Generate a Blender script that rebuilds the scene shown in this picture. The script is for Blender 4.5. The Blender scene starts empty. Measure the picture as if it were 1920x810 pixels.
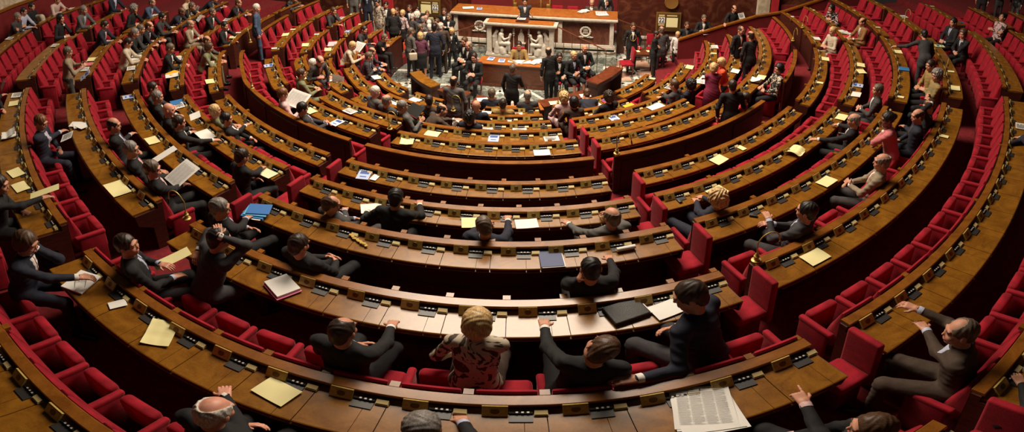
import bpy, math, random
import numpy as np
from mathutils import Vector, Matrix
PI=math.pi
rad=math.radians
SC=bpy.context.scene
COL=SC.collection
rng=random.Random(7)
# ------------------------------------------------------------------ camera
D=16.3; HC=7.1
cd=bpy.data.cameras.new('camera'); cam=bpy.data.objects.new('camera',cd); COL.objects.link(cam)
cam.location=(0,-D,HC); cam.rotation_euler=(PI/2-0.225,0,0)
cd.type='PANO'; cd.panorama_type='EQUIRECTANGULAR'
FP=982.8
cd.longitude_min=(0-964.8)/FP; cd.longitude_max=(1920-964.8)/FP
cd.latitude_max=-(0+42.8)/FP; cd.latitude_min=-(810+42.8)/FP
cd.clip_start=0.05; cd.clip_end=200
SC.camera=cam
SC.view_settings.view_transform='Standard'; SC.view_settings.look='None'
SC.view_settings.gamma=1; SC.view_settings.exposure=0.0
try: SC.view_settings.use_curve_mapping=False
except Exception: pass
# ------------------------------------------------------------------ materials
MATS={}
def _new(name):
    m=bpy.data.materials.new(name); m.use_nodes=True
    nt=m.node_tree; b=nt.nodes['Principled BSDF']; return m,nt,b
def mat(name,col,rough=.5,metal=0,sheen=0,coat=0,noise=0,nscale=20,bump=0,bscale=60,emit=None,spec=None):
    if name in MATS: return MATS[name]
    m,nt,b=_new(name)
    b.inputs['Base Color'].default_value=(*col,1); b.inputs['Roughness'].default_value=rough
    b.inputs['Metallic'].default_value=metal
    if spec is not None: b.inputs['Specular IOR Level'].default_value=spec
    if sheen:
        b.inputs['Sheen Weight'].default_value=sheen; b.inputs['Sheen Roughness'].default_value=.35
        b.inputs['Sheen Tint'].default_value=(1,.55,.55,1)
    if coat: b.inputs['Coat Weight'].default_value=coat; b.inputs['Coat Roughness'].default_value=.15
    tc=nt.nodes.new('ShaderNodeTexCoord')
    if noise:
        n=nt.nodes.new('ShaderNodeTexNoise'); n.inputs['Scale'].default_value=nscale; n.inputs['Detail'].default_value=6
        nt.links.new(tc.outputs['Object'],n.inputs['Vector'])
        r=nt.nodes.new('ShaderNodeValToRGB')
        r.color_ramp.elements[0].position=.3; r.color_ramp.elements[1].position=.72
        r.color_ramp.elements[0].color=(*[c*(1-noise) for c in col],1); r.color_ramp.elements[1].color=(*[min(1,c*(1+noise)) for c in col],1)
        nt.links.new(n.outputs['Fac'],r.inputs['Fac']); nt.links.new(r.outputs['Color'],b.inputs['Base Color'])
    if bump:
        n=nt.nodes.new('ShaderNodeTexNoise'); n.inputs['Scale'].default_value=bscale; n.inputs['Detail'].default_value=3
        nt.links.new(tc.outputs['Object'],n.inputs['Vector'])
        bp=nt.nodes.new('ShaderNodeBump'); bp.inputs['Strength'].default_value=bump; bp.inputs['Distance'].default_value=.01
        nt.links.new(n.outputs['Fac'],bp.inputs['Height']); nt.links.new(bp.outputs['Normal'],b.inputs['Normal'])
    if emit:
        b.inputs['Emission Color'].default_value=(*col,1); b.inputs['Emission Strength'].default_value=emit
    MATS[name]=m; return m
def wood(name,c1,c2,rough=.35,scale=3.5,coat=.3):
    if name in MATS: return MATS[name]
    m,nt,b=_new(name)
    tc=nt.nodes.new('ShaderNodeTexCoord'); mp=nt.nodes.new('ShaderNodeMapping')
    mp.inputs['Scale'].default_value=(1,1,6)
    nt.links.new(tc.outputs['Object'],mp.inputs['Vector'])
    n=nt.nodes.new('ShaderNodeTexNoise'); n.inputs['Scale'].default_value=scale; n.inputs['Detail'].default_value=9; n.inputs['Distortion'].default_value=1.6
    nt.links.new(mp.outputs['Vector'],n.inputs['Vector'])
    n2=nt.nodes.new('ShaderNodeTexNoise'); n2.inputs['Scale'].default_value=scale*14; n2.inputs['Detail'].default_value=4
    nt.links.new(mp.outputs['Vector'],n2.inputs['Vector'])
    mx=nt.nodes.new('ShaderNodeMath'); mx.operation='ADD'
    s1=nt.nodes.new('ShaderNodeMath'); s1.operation='MULTIPLY'; s1.inputs[1].default_value=.35
    nt.links.new(n2.outputs['Fac'],s1.inputs[0]); nt.links.new(n.outputs['Fac'],mx.inputs[0]); nt.links.new(s1.outputs[0],mx.inputs[1])
    r=nt.nodes.new('ShaderNodeValToRGB'); r.color_ramp.elements[0].position=.45; r.color_ramp.elements[1].position=.85
    r.color_ramp.elements[0].color=(*c1,1); r.color_ramp.elements[1].color=(*c2,1)
    nt.links.new(mx.outputs[0],r.inputs['Fac']); nt.links.new(r.outputs['Color'],b.inputs['Base Color'])
    b.inputs['Roughness'].default_value=rough; b.inputs['Specular IOR Level'].default_value=.5; b.inputs['Coat Weight'].default_value=coat; b.inputs['Coat Roughness'].default_value=.25
    MATS[name]=m; return m
def marble(name,base,vein,scale=2.5,rough=.25,dist=3,lo=.42,hi=.6):
    if name in MATS: return MATS[name]
    m,nt,b=_new(name)
    tc=nt.nodes.new('ShaderNodeTexCoord')
    n=nt.nodes.new('ShaderNodeTexNoise'); n.inputs['Scale'].default_value=scale; n.inputs['Detail'].default_value=9; n.inputs['Distortion'].default_value=dist
    nt.links.new(tc.outputs['Object'],n.inputs['Vector'])
    r=nt.nodes.new('ShaderNodeValToRGB'); r.color_ramp.elements[0].position=lo; r.color_ramp.elements[1].position=hi
    r.color_ramp.elements[0].color=(*base,1); r.color_ramp.elements[1].color=(*vein,1)
    nt.links.new(n.outputs['Fac'],r.inputs['Fac']); nt.links.new(r.outputs['Color'],b.inputs['Base Color'])
    b.inputs['Roughness'].default_value=rough
    MATS[name]=m; return m
OAK=wood('oak_wood',(.15,.055,.006),(.27,.112,.012),.23,coat=0)
RAILW=wood('rail_wood',(.15,.048,.006),(.26,.092,.012),.25,coat=0)
MAHO=wood('mahogany_wood',(.035,.006,.003),(.085,.017,.008),.5,coat=.05)
VELVET=mat('red_velvet',(.31,.007,.019),.8,sheen=.22,spec=.25,noise=.25,nscale=9,bump=.25,bscale=120)
CARPET=mat('red_carpet',(.17,.006,.01),.95,noise=.3,nscale=14,bump=.3,bscale=200)
BRASS=mat('brass',(.50,.36,.10),.4,.3,noise=.2,nscale=40)
BRASSD=mat('dark_brass',(.16,.09,.025),.45,.6)
KEYP=mat('black_plastic',(.026,.023,.022),.4)
BTN=mat('pale_button',(.55,.52,.48),.4)
CARD=mat('ivory_card',(.60,.47,.22),.6)
WHITE=mat('white_paper',(.80,.78,.74),.7)
CREAM=mat('cream_paper',(.86,.79,.42),.7)
INK=mat('grey_ink',(.12,.12,.13),.7)
# ------------------------------------------------------------------ mesh helpers
class MB:
    def __init__(s): s.v=[];s.f=[];s.m=[]
    def add(s,vs,fs,mi=0):
        b=len(s.v); s.v.extend([tuple(p) for p in vs]); s.f.extend([tuple(i+b for i in f) for f in fs]); s.m.extend([mi]*len(fs)); return s
    def box(s,c,d,rz=0,mi=0,rx=0,taper=1):
        x,y,z=d[0]/2,d[1]/2,d[2]/2; vs=[]
        R=Matrix.Rotation(rz,3,'Z')@Matrix.Rotation(rx,3,'X')
        for k in (-1,1):
            t=taper if k>0 else 1
            for (a,b) in ((-1,-1),(1,-1),(1,1),(-1,1)): vs.append(R@Vector((a*x*t,b*y*t,k*z))+Vector(c))
        return s.add(vs,[(0,3,2,1),(4,5,6,7),(0,1,5,4),(1,2,6,5),(2,3,7,6),(3,0,4,7)],mi)
    def rbox(s,c,d,r=.02,n=3,rz=0,rx=0,mi=0,M=None):
        # rounded box: superellipsoid-ish via inflated lattice
        pts=[];N=2*n+2
        hx,hy,hz=[max(q/2-r,1e-4) for q in d]
        R=M if M is not None else Matrix.Rotation(rz,3,'Z')@Matrix.Rotation(rx,3,'X')
        idx={}
        def P(i,j,k):
            key=(i,j,k)
            if key in idx: return idx[key]
            q=[]
            for a,h in ((i,hx),(j,hy),(k,hz)):
                q.append((-h if a<=n else h, (a-n-(1 if a>n else 0))/n))
            o=Vector([x[1] for x in q]); 
            if max(abs(t) for t in o)>0:
                l=o.length; o=o/l if l>0 else o
            p=Vector([x[0] for x in q])+o*r
            idx[key]=len(pts); pts.append(R@p+Vector(c)); return idx[key]
        fs=[]
        L=N-1
        for a in range(L):
            for b in range(L):
                fs.append((P(a,b,0),P(a,b+1,0),P(a+1,b+1,0),P(a+1,b,0)))
                fs.append((P(a,b,L),P(a+1,b,L),P(a+1,b+1,L),P(a,b+1,L)))
                fs.append((P(a,0,b),P(a+1,0,b),P(a+1,0,b+1),P(a,0,b+1)))
                fs.append((P(a,L,b),P(a,L,b+1),P(a+1,L,b+1),P(a+1,L,b)))
                fs.append((P(0,a,b),P(0,a,b+1),P(0,a+1,b+1),P(0,a+1,b)))
                fs.append((P(L,a,b),P(L,a+1,b),P(L,a+1,b+1),P(L,a,b+1)))
        return s.add(pts,fs,mi)
    def tube(s,pts,r,n=8,mi=0,cap=True):
        pts=[Vector(p) for p in pts]; rs=r if isinstance(r,(list,tuple)) else [r]*len(pts)
        b=[];up=None
        for i,p in enumerate(pts):
            t=(pts[min(i+1,len(pts)-1)]-pts[max(i-1,0)]).normalized()
            if up is None: up=t.orthogonal().normalized()
            up=(up-t*up.dot(t)); up=up.normalized() if up.length>1e-6 else t.orthogonal().normalized()
            w=t.cross(up)
            for k in range(n):
                a=2*PI*k/n; b.append(p+(up*math.cos(a)+w*math.sin(a))*rs[i])
        f=[]
        for i in range(len(pts)-1):
            for k in range(n):
                k2=(k+1)%n; f.append((i*n+k,i*n+k2,(i+1)*n+k2,(i+1)*n+k))
        if cap: f.append(tuple(range(n-1,-1,-1))); f.append(tuple((len(pts)-1)*n+k for k in range(n)))
        return s.add(b,f,mi)
    def lathe(s,prof,c=(0,0,0),n=16,mi=0,M=None):
        vs=[];f=[];c=Vector(c)
        for (r,z) in prof:
            for k in range(n):
                p=Vector((r*math.cos(2*PI*k/n),r*math.sin(2*PI*k/n),z)); vs.append((M@p if M is not None else p)+c)
        for i in range(len(prof)-1):
            for k in range(n):
                k2=(k+1)%n; f.append((i*n+k,i*n+k2,(i+1)*n+k2,(i+1)*n+k))
        f.append(tuple(range(n-1,-1,-1))); f.append(tuple((len(prof)-1)*n+k for k in range(n)))
        return s.add(vs,f,mi)
    def prism(s,poly,z0,z1,mi=0,M=None,c=(0,0,0)):
        n=len(poly); vs=[Vector((x,y,z0)) for x,y in poly]+[Vector((x,y,z1)) for x,y in poly]
        if M is not None: vs=[M@v for v in vs]
        vs=[v+Vector(c) for v in vs]
        return s.add(vs,[tuple(range(n-1,-1,-1)),tuple(range(n,2*n))]+[(i,(i+1)%n,(i+1)%n+n,i+n) for i in range(n)],mi)
    def mesh(s,name,mats,smooth=False):
        me=bpy.data.meshes.new(name); me.from_pydata([tuple(v) for v in s.v],[],s.f)
        for m in (mats if isinstance(mats,(list,tuple)) else [mats]): me.materials.append(m)
        if any(s.m): me.polygons.foreach_set('material_index',s.m)
        if smooth:
            me.polygons.foreach_set('use_smooth',[True]*len(s.f))
            try: me.set_sharp_from_angle(angle=rad(40))
            except Exception: pass
        me.update(); return me
def link(name,me,parent=None,loc=None,rz=None,M=None):
    o=bpy.data.objects.new(name,me); COL.objects.link(o)
    if parent is not None: o.parent=parent
    if loc is not None: o.location=loc
    if rz is not None: o.rotation_euler=(0,0,rz)
    if M is not None: o.matrix_world=M
    return o
def tag(o,label=None,cat=None,group=None,kind=None):
    if label: o['label']=label
    if cat: o['category']=cat
    if group: o['group']=group
    if kind: o['kind']=kind
    return o
def empty(name,loc=(0,0,0),rz=0): return link(name,None,None,loc,rz)
def struct(o): o['kind']='structure'; return o
# ------------------------------------------------------------------ rows
# row: radius, rail height, desk depth
ROWS=[('a',4.68,1.15,.30),('b',5.48,1.35,.30),('c',6.18,1.55,.31),('d',6.92,1.75,.32),('e',7.74,1.95,.34),
      ('f',8.72,2.16,0),('g',9.33,2.16,.31),('h',10.26,2.34,.33),('i',11.34,2.63,.38),('j',12.50,2.81,.42),
      ('k',13.80,2.93,.49),('l',15.16,3.15,.52),('m',16.5,3.38,.5)]
RI={r[0]:i for i,r in enumerate(ROWS)}
def interp(x,xs,ys):
    if x<=xs[0]: return ys[0]
    for a,b,c,d in zip(xs,xs[1:],ys,ys[1:]):
        if x<=b: return c+(d-c)*(x-a)/(b-a)
    return ys[-1]
def RF(i,a):
    "radius of row i at azimuth a (degrees, 0 = towards the camera, + = right)"
    R=ROWS[i][1]; n=ROWS[i][0]
    if a<-45:
        if n in 'lm': k=interp(-a,[65,69,74,78,90],[1,.995,.97,.945,.92])
        elif n=='k': k=interp(-a,[50,60,64,74,90],[1,.99,.97,.94,.9])
        else: k=interp(-a,[45,52,60,66,74,80,86,95,105],[1,.985,.975,.945,.92,.895,.875,.855,.83])
        return R*k
    if a>40:
        if n in 'm': return R
        if n in 'kl': return R*interp(a,[40,50,60,80],[1,1.012,1.025,1.035])
    return R
def FL(i): return ROWS[i][2]-.85
def P3(i,a,dr,z):
    r=RF(i,a)+dr; t=rad(a); return (r*math.sin(t),-r*math.cos(t),z)
def sweep(mb,i,prof,a0,a1,mi=0,step=1.2):
    n=max(2,int(abs(a1-a0)/step)+1); m=len(prof); vs=[];f=[]
    for k in range(n+1):
        a=a0+(a1-a0)*k/n
        for dr,z in prof: vs.append(P3(i,a,dr,z))
    for k in range(n):
        for j in range(m):
            j2=(j+1)%m; f.append((k*m+j,(k+1)*m+j,(k+1)*m+j2,k*m+j2))
    f.append(tuple(range(m))); f.append(tuple(n*m+j for j in range(m-1,-1,-1)))
    mb.add(vs,f,mi)
# ------------------------------------------------------------------ blocks of benches
NI=len(ROWS)
def cols(s): return [None if x=='-' else tuple(float(t) for t in x.split(',')) for x in s.split()]
#           a         b         c          d          e          f         g          h          i          j          k         l        m
BLOCK={
'C': cols('-8.5,7   -11,6.5   -10.5,7    -15.5,7.6  -16.5,8.4  -17.2,8.6 -17,8.6    -17,9      -17,9.2    -17,9.2    -18,9.2   -17.8,8.6 -'),
'R1':cols('11.5,30  11.5,29.5 11.5,33    11.5,34    11,35.3    11,36.8   11.7,37.3  11,38.4    11,38.3    11,40      11,42.7   10.3,44  -'),
'L1':cols('-33,-22  -35,-20.5 -37.2,-19  -39,-19.5  -41,-20    -61,-19.5 -42,-19.5  -42.5,-20  -43.3,-20  -44,-20.5  -45,-21   -47,-21  -'),
'R2':cols('34,53    36,62     41,78      43,79      41,81      45.5,62   40,64      40.8,65    41.2,65    42.8,64    45.4,66.5 47,64    -'),
'L2':cols('-54,-37  -60,-39   -62.5,-41  -62.5,-43  -60,-44    -         -62,-45    -63,-46    -64,-47    -64,-48    -64,-48.5 -64,-50  -'),
'R3':cols('-        -         -          -          -          67,84     66.5,75    66.5,75.5  66.5,75    66,76.5    69.5,80   66,75    62,70'),
'L3':cols('-        -83,-64   -80,-66    -83,-66    -86,-65    -86,-70   -86,-66    -86,-68    -86,-67    -76,-66    -76,-66   -80,-66  -'),
'R4':cols('-        -         -          -          -          -         76,88      76.5,88    76,88      78,86      -         -        -'),
'L4':cols('-98,-84  -98,-86   -101,-86   -103,-88   -103,-89   -101,-89  -98,-89    -         -          -          -         -        -')}
BNAME={'C':'central block','R1':'block right of the central one','L1':'block left of the central one','R2':'far right block','L2':'far left block',
 'R3':'upper right corner block','L3':'upper left corner block','R4':'top right end block','L4':'top left end block'}
ORD=['front','second','third','fourth','fifth','sixth','seventh','eighth','ninth','tenth','eleventh','twelfth','rearmost']
SEATW=.50
desk_prof=lambda d:[(.05,-.115),(.05,-.085),(d-.01,-.085),(d,-.09),(d,-.11),(d-.005,-.115)]
plate_m=MB().box((0,0,0),(.165,.018,.105),0,0).box((0,.0095,0),(.135,.002,.08),0,0).lathe([(.031,0),(.028,.003)],(0,.0105,0),14,1,Matrix.Rotation(-PI/2,3,'X')).mesh('brass_plate',[BRASS,BRASSD])
kb=MB().box((0,0,0),(.15,.095,.010),0,0).box((0,-.045,.014),(.15,.018,.022),0,0,rx=-.3)
for q in (-.035,0,.035): kb.box((q-.01,-.042,.027),(.016,.016,.006),0,1)
key_m=kb.mesh('voting_box',[KEYP,BTN])
card_m=MB().box((0,0,0),(.09,.045,.014),0,0).box((0,.004,.020),(.085,.04,.008),0,0,rx=.4).mesh('card_holder',[CARD])
LIFT=MAHO
benches={}
def seatcount(i,a0,a1):
    R=RF(i,(a0+a1)/2); L=R*rad(a1-a0); return max(1,int(round((L-.1)/SEATW)))
def bench(bk,i,a0,a1):
    nm,R,z,d=ROWS[i]; barrier=(nm=='f')
    inner_floor=FL(i-1) if i>0 else 0
    root=empty('curved_bench',P3(i,(a0+a1)/2,0,FL(i)))
    off=-Vector(root.location)
    def put(name,mb,m,smooth=False,parent=root):
        me=mb.mesh(name,m,smooth); me.transform(Matrix.Translation(off)); return link(name,me,parent)
    lab=('tall panelled curved wooden barrier behind sixth row, %s'%BNAME[bk]) if barrier else \
        '%s curved wooden bench desk, %s'%(ORD[i] if i<5 else ORD[i-1],BNAME[bk])
    tag(root,lab,'bench desk','curved benches of the %s'%BNAME[bk])
    benches[(bk,i)]=root
    mb=MB(); z0=z
    sweep(mb,i,[(-.045,z0-.035),(-.045,z0-.006),(-.038,z0),(.058,z0),(.065,z0-.006),(.065,z0-.035)],a0,a1)
    n=seatcount(i,a0,a1); da=(a1-a0)/n
    if not barrier:
        for k in (range(n+1) if bk=='C' and nm in 'ghijk' else range(2,n,4)):   # wooden blocks on the inner side where two seats meet
            a=a0+da*k; a=min(max(a,a0+.045/RF(i,a)*57.3),a1-.045/RF(i,a)*57.3)
            mb.box(P3(i,a,-.074,z0-.02),(.07,.06,.042),rad(a))
    put('rail',mb,RAILW)
    mb=MB(); sweep(mb,i,[(-.02,inner_floor-.05),(-.02,z0-.035),(.03,z0-.035),(.03,inner_floor-.05)],a0,a1)
    if barrier:
        m_=max(2,int((a1-a0)*rad(1)*R/1.1)); dd=(a1-a0)/m_
        for k in range(m_):
            sweep(mb,i,[(.03,z0-.85),(.03,z0-.14),(.045,z0-.16),(.045,z0-.83)],a0+dd*(k+.1),a0+dd*(k+.9),0,3)
    put('back_panel',mb,MAHO)
    if barrier: return
    mb=MB(); g=.0035/R*57.3
    for k in range(n):
        b0=a0+da*k; sweep(mb,i,[(p,z0+q) for p,q in desk_prof(d)],b0+g,b0+da*.72-g*.5,0,2)
        sweep(mb,i,[(p,z0+q) for p,q in desk_prof(d)],b0+da*.72+g*.5,b0+da-g,0,2)
    put('desk_top',mb,OAK)
    mb=MB(); sweep(mb,i,[(.03,z0-.25),(.03,z0-.12),(d-.03,z0-.12),(d-.03,z0-.15),(d*.6,z0-.25)],a0+.1,a1-.1)
    put('under_shelf',mb,MAHO)
    mb=MB(); sweep(mb,i,[(d-.035,z0-.15),(d-.035,z0-.125),(d+.012,z0-.13),(d+.012,z0-.14)],a0+.3,a1-.3); put('lift_strip',mb,OAK)
    fl=FL(i)
    for s,a in ((-1,a0),(1,a1)):
        mb=MB(); t=.02/R*57.3*s
        sweep(mb,i,[(-.03,inner_floor-.02),(-.03,z0-.036),(.05,z0-.036),(.05,z0-.116),(d-.02,z0-.116),(d-.05,z0-.3),(.16,z0-.42),(.14,fl-.05),(.03,fl-.05),(.03,inner_floor-.02)],a-abs(t)*.1,a+t if s>0 else a+t,0,9)
        put('end_panel',mb,MAHO)
    for k in range(n):
        a=a0+da*(k+.36)
        A=P3(i,a,.105,z0-.085+.050); o=link('brass_plate',plate_m,root); o.location=Vector(A)+off; o.rotation_euler=(.55,0,rad(a)+PI)
        A=P3(i,a0+da*(k+.68),.15,z0-.085+.006); o=link('voting_box',key_m,root); o.location=Vector(A)+off; o.rotation_euler=(0,0,rad(a)+PI)
        A=P3(i,a0+da*(k+.93),.115,z0-.085+.01); o=link('card_holder',card_m,root); o.location=Vector(A)+off; o.rotation_euler=(0,0,rad(a))
for bk,cs in BLOCK.items():
    for i,c in enumerate(cs):
        if c: bench(bk,i,*c)
# ------------------------------------------------------------------ tier floors
def ringslab(name,mb,m):
    return struct(link(name,mb.mesh(name,m)))
mb=MB()
for i in range(NI-1):
    lo=FL(i); hi=lo
    for seg in ((-105,92),):
        n=100; vs=[];f=[]
        for k in range(n+1):
            a=seg[0]+(seg[1]-seg[0])*k/n
            vs+= [P3(i,a,-.02 if i else .0,lo-.6),P3(i,a,-.02,lo),P3(i+1,a,-.02,lo),P3(i+1,a,-.02,lo-.6)]
        for k in range(n):
            for j in range(3): f.append((k*4+j,k*4+j+1,k*4+j+5,k*4+j+4))
        mb.add(vs,f)
i=NI-1
vs=[];f=[]
for k in range(101):
    a=-105+197*k/100; vs+=[P3(i,a,-.02,FL(i)-.6),P3(i,a,-.02,FL(i)),P3(i,a,6,FL(i))]
for k in range(100):
    for j in range(2): f.append((k*3+j,k*3+j+1,k*3+j+4,k*3+j+3))
mb.add(vs,f)
ringslab('floor_tiers',mb,CARPET)
# ------------------------------------------------------------------ seats
def armrest_mesh(h=.40):
    mb=MB()
    mb.rbox((0,.20,.60),(.07,.42,.07),.028,2)
    mb.rbox((0,.22,.31),(.055,.36,.60),.02,1)
    return mb.mesh('armrest',[VELVET],True)
ARM=armrest_mesh()
def backmesh():
    mb=MB(); pr=[(-.045,.52),(-.05,.97),(-.035,.985),(-.012,.98),(.0,.95),(.09,.70),(.135,.52),(.13,.42),(.09,.38),(.02,.40)]
    w=.207; secs=[(-w,.55),(-w+.006,.8),(-w+.025,1),(w-.025,1),(w-.006,.8),(w,.55)]; vs=[];f=[]; n=len(pr)
    for x,k in secs:
        for y,z in pr: vs.append((x,-.03+(y+.03)*(k if y>-.03 else 1),.70+(z-.70)*(.985+.015*k)))
    for q in range(len(secs)-1):
        for j in range(n): f.append((q*n+j,q*n+(j+1)%n,(q+1)*n+(j+1)%n,(q+1)*n+j))
    f.append(tuple(range(n-1,-1,-1))); f.append(tuple((len(secs)-1)*n+j for j in range(n))); mb.add(vs,f); return mb.mesh('backrest',[VELVET],True)
BACK=backmesh()
CUP=MB().rbox((0,.375,.44),(.385,.12,.40),.05,3,rx=.06).mesh('seat_cushion',[VELVET],True)
CDN=MB().rbox((0,.30,.41),(.385,.30,.12),.05,3).mesh('seat_cushion',[VELVET],True)
seats=[]
def seat(bk,i,a,down,last,k0):
    # seat of tier i, its back against rail i+1
    j=i+1; p=P3(j,a,-.105,FL(i)+.012)
    root=empty('theatre_seat',p,rad(a))
    gap=ROWS[j][1]-ROWS[i][1]-ROWS[i][3]-.17; ky=min(1,gap/.44); root.scale=(.97,ky,1)
    o=link('backrest',BACK,root); link('seat_cushion',CDN if down else CUP,root)
    w=SEATW/2
    ar=link('armrest',ARM,root); ar.location=(-w,0,0)
    if last: ar=link('armrest',ARM,root); ar.location=(w,0,0)
    where='%s row of the %s'%(ORD[i] if i<5 else ORD[i-1],BNAME[bk])
    if down: tag(root,'occupied red velvet seat, %s'%where,'seat','occupied red seats, '+where)
    else: tag(root,'empty red velvet seat, %s'%where,'seat','empty red seats, '+where)
    seats.append((root,bk,i,a)); return root
SKIPSEAT={'C':range(0,9)}
SEATKEEP='1111111111111111111000000012221121222111121121111120211111111111011111111111111111111111111111111111111111100000000000022222002211021211111111122011111011111111211111111111211111111111111000000000000112211122111111202211121112222002111111111111111111111111021111111111112120022111112211121120011111111111111111211111111111111111111111111211221111111112111100221122111111111111111011221212222102222111211112122211222211222222212221111'
REST=[]
def build_seats(occupied):
    for bk,cs in BLOCK.items():
        for i in range(NI-1):
            j=i+1
            c=cs[j]
            if c is None or i in SKIPSEAT.get(bk,()) : continue
            if ROWS[i][0]=='f': continue
            if ROWS[i][0]=='m': continue
            a0,a1=c; n=seatcount(j,a0,a1); da=(a1-a0)/n
            for k in range(n):
                a=a0+da*(k+.5); x,y,_=P3(j,a,-.3,0)
                down=any((x-X)**2+(y-Y)**2<.07 for X,Y in occupied)
                key=len(seats)+len(REST)
                if SEATKEEP is not None:
                    f=SEATKEEP[key]
                    if f!='1': REST.append((f,i,a,down)); continue
                seat(bk,i,a,down,k==n-1,k)
    if SEATKEEP is not None:
        mb=MB()
        for f,i,a,dn in REST:
            if f!='2': continue
            j=i+1; M=Matrix.Translation(P3(j,a,-.105,FL(i)+.012))@Matrix.Rotation(rad(a),4,'Z')@Matrix.Diagonal((.97,min(1,(ROWS[j][1]-ROWS[i][1]-ROWS[i][3]-.17)/.44),1,1))
            for me,dx in ((BACK,0),(CDN if dn else CUP,0),(ARM,-SEATW/2),(ARM,SEATW/2)):
                T=M@Matrix.Translation((dx,0,0)); mb.add([T@v.co for v in me.vertices],[tuple(p.vertices) for p in me.polygons])
        if mb.v: tag(link('theatre_seat_rows',mb.mesh('theatre_seat_rows',[VELVET],True)),'remaining far red velvet seats, mostly hidden in the upper corner rows','seats',None,'stuff')
# ------------------------------------------------------------------ people: signed distance bodies meshed with surface nets
V3=lambda *a: np.array(a,float)
def nrm(v): return v/(np.linalg.norm(v)+1e-9)
class SDF:
    def __init__(s,lo,hi,h):
        s.lo=np.array(lo,float); s.h=h; s.n=np.maximum(((np.array(hi)-s.lo)/h).astype(int)+2,4)
        s.g=np.full(s.n,9.,np.float32); s.ax=[s.lo[i]+h*np.arange(s.n[i]) for i in range(3)]; s.prims=[]
    def _sl(s,lo,hi,m):
        a=np.clip(((lo-m-s.lo)/s.h).astype(int),0,s.n-1); b=np.clip(((hi+m-s.lo)/s.h).astype(int)+2,1,s.n)
        return tuple(slice(x,y) for x,y in zip(a,b)),[s.ax[i][a[i]:b[i]] for i in range(3)]
    def apply(s,fn,lo,hi,k,op='u',tagid=0):
        m=max(k,.03)+2*s.h; sl,ax=s._sl(np.minimum(lo,hi),np.maximum(lo,hi),m)
        if min(len(a) for a in ax)==0: return
        X,Y,Z=ax[0][:,None,None],ax[1][None,:,None],ax[2][None,None,:]
        d=fn(X,Y,Z).astype(np.float32); g=s.g[sl]
        if op=='u':
            if k>0: h=np.maximum(k-np.abs(g-d),0)/k; s.g[sl]=np.minimum(g,d)-h*h*k*.25
            else: s.g[sl]=np.minimum(g,d)
            s.prims.append((fn,tagid))
        elif op=='s':
            if k>0: h=np.maximum(k-np.abs(-g-d),0)/k; s.g[sl]=np.maximum(g,-d)+h*h*k*.25
            else: s.g[sl]=np.maximum(g,-d)
        elif op=='i':
            s.g=np.maximum(s.g,9.); 
    def cone(s,a,b,ra,rb,k=.02,t=0,op='u',flat=None):
        a=np.array(a,float);b=np.array(b,float);ba=b-a;L=ba@ba+1e-9
        def fn(X,Y,Z):
            px,py,pz=X-a[0],Y-a[1],Z-a[2]
            q=np.clip((px*ba[0]+py*ba[1]+pz*ba[2])/L,0,1)
            return np.sqrt((px-q*ba[0])**2+(py-q*ba[1])**2+(pz-q*ba[2])**2)-(ra+(rb-ra)*q)
        r=max(ra,rb); s.apply(fn,np.minimum(a,b)-r,np.maximum(a,b)+r,k,op,t); return fn
    def ell(s,c,r,R=None,k=.02,t=0,op='u'):
        c=np.array(c,float);r=np.array(r,float);R=np.eye(3) if R is None else R
        rm=r.min()
        def fn(X,Y,Z):
            p=[X-c[0],Y-c[1],Z-c[2]]
            q=[(p[0]*R[0,j]+p[1]*R[1,j]+p[2]*R[2,j])/r[j] for j in range(3)]
            k0=np.sqrt(q[0]**2+q[1]**2+q[2]**2)
            k1=np.sqrt((q[0]/r[0])**2+(q[1]/r[1])**2+(q[2]/r[2])**2)+1e-6
            return k0*(k0-1)/k1
        m=r.max(); s.apply(fn,c-m,c+m,k,op,t); return fn
    def mesh(s):
        g=s.g; n=g.shape
        ins=g<0
        c=np.zeros((n[0]-1,n[1]-1,n[2]-1),np.int8)
        for i in (0,1):
            for j in (0,1):
                for k in (0,1): c+=ins[i:n[0]-1+i,j:n[1]-1+j,k:n[2]-1+k]
        act=(c>0)&(c<8)
        idx=-np.ones(act.shape,np.int64); ii=np.argwhere(act); idx[act]=np.arange(len(ii))
        P=np.zeros((len(ii),3));W=np.zeros(len(ii))
        cor=[(i,j,k) for i in (0,1) for j in (0,1) for k in (0,1)]
        val={q:g[ii[:,0]+q[0],ii[:,1]+q[1],ii[:,2]+q[2]] for q in cor}
        for q in cor:
            for ax in range(3):
                if q[ax]==0:
                    r=list(q); r[ax]=1; r=tuple(r); a=val[q];b=val[r]; m=(a<0)!=(b<0)
                    t=np.where(m,a/(a-b+1e-12),0); p=np.tile(np.array(q,float),(len(ii),1)); p[:,ax]=t
                    P[m]+=p[m]; W[m]+=1
        V=s.lo+s.h*(ii+P/W[:,None])
        F=[]
        for ax in range(3):
            u,v=[(1,2),(2,0),(0,1)][ax]
            sl0=[slice(None)]*3;sl1=[slice(None)]*3; sl0[ax]=slice(0,-1);sl1[ax]=slice(1,None)
            a=ins[tuple(sl0)];b=ins[tuple(sl1)]; e=np.argwhere(a!=b)
            e=e[(e[:,u]>0)&(e[:,v]>0)&(e[:,u]<n[u]-1)&(e[:,v]<n[v]-1)]
            du=np.zeros(3,int);du[u]=1;dv=np.zeros(3,int);dv[v]=1
            g4=[e-du-dv,e-dv,e,e-du]
            q=np.stack([idx[x[:,0],x[:,1],x[:,2]] for x in g4],1)
            inside=a[e[:,0],e[:,1],e[:,2]]
            q[~inside]=q[~inside][:,::-1]
            F.append(q)
        F=np.concatenate(F); F=F[(F>=0).all(1)]
        return V,F
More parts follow.
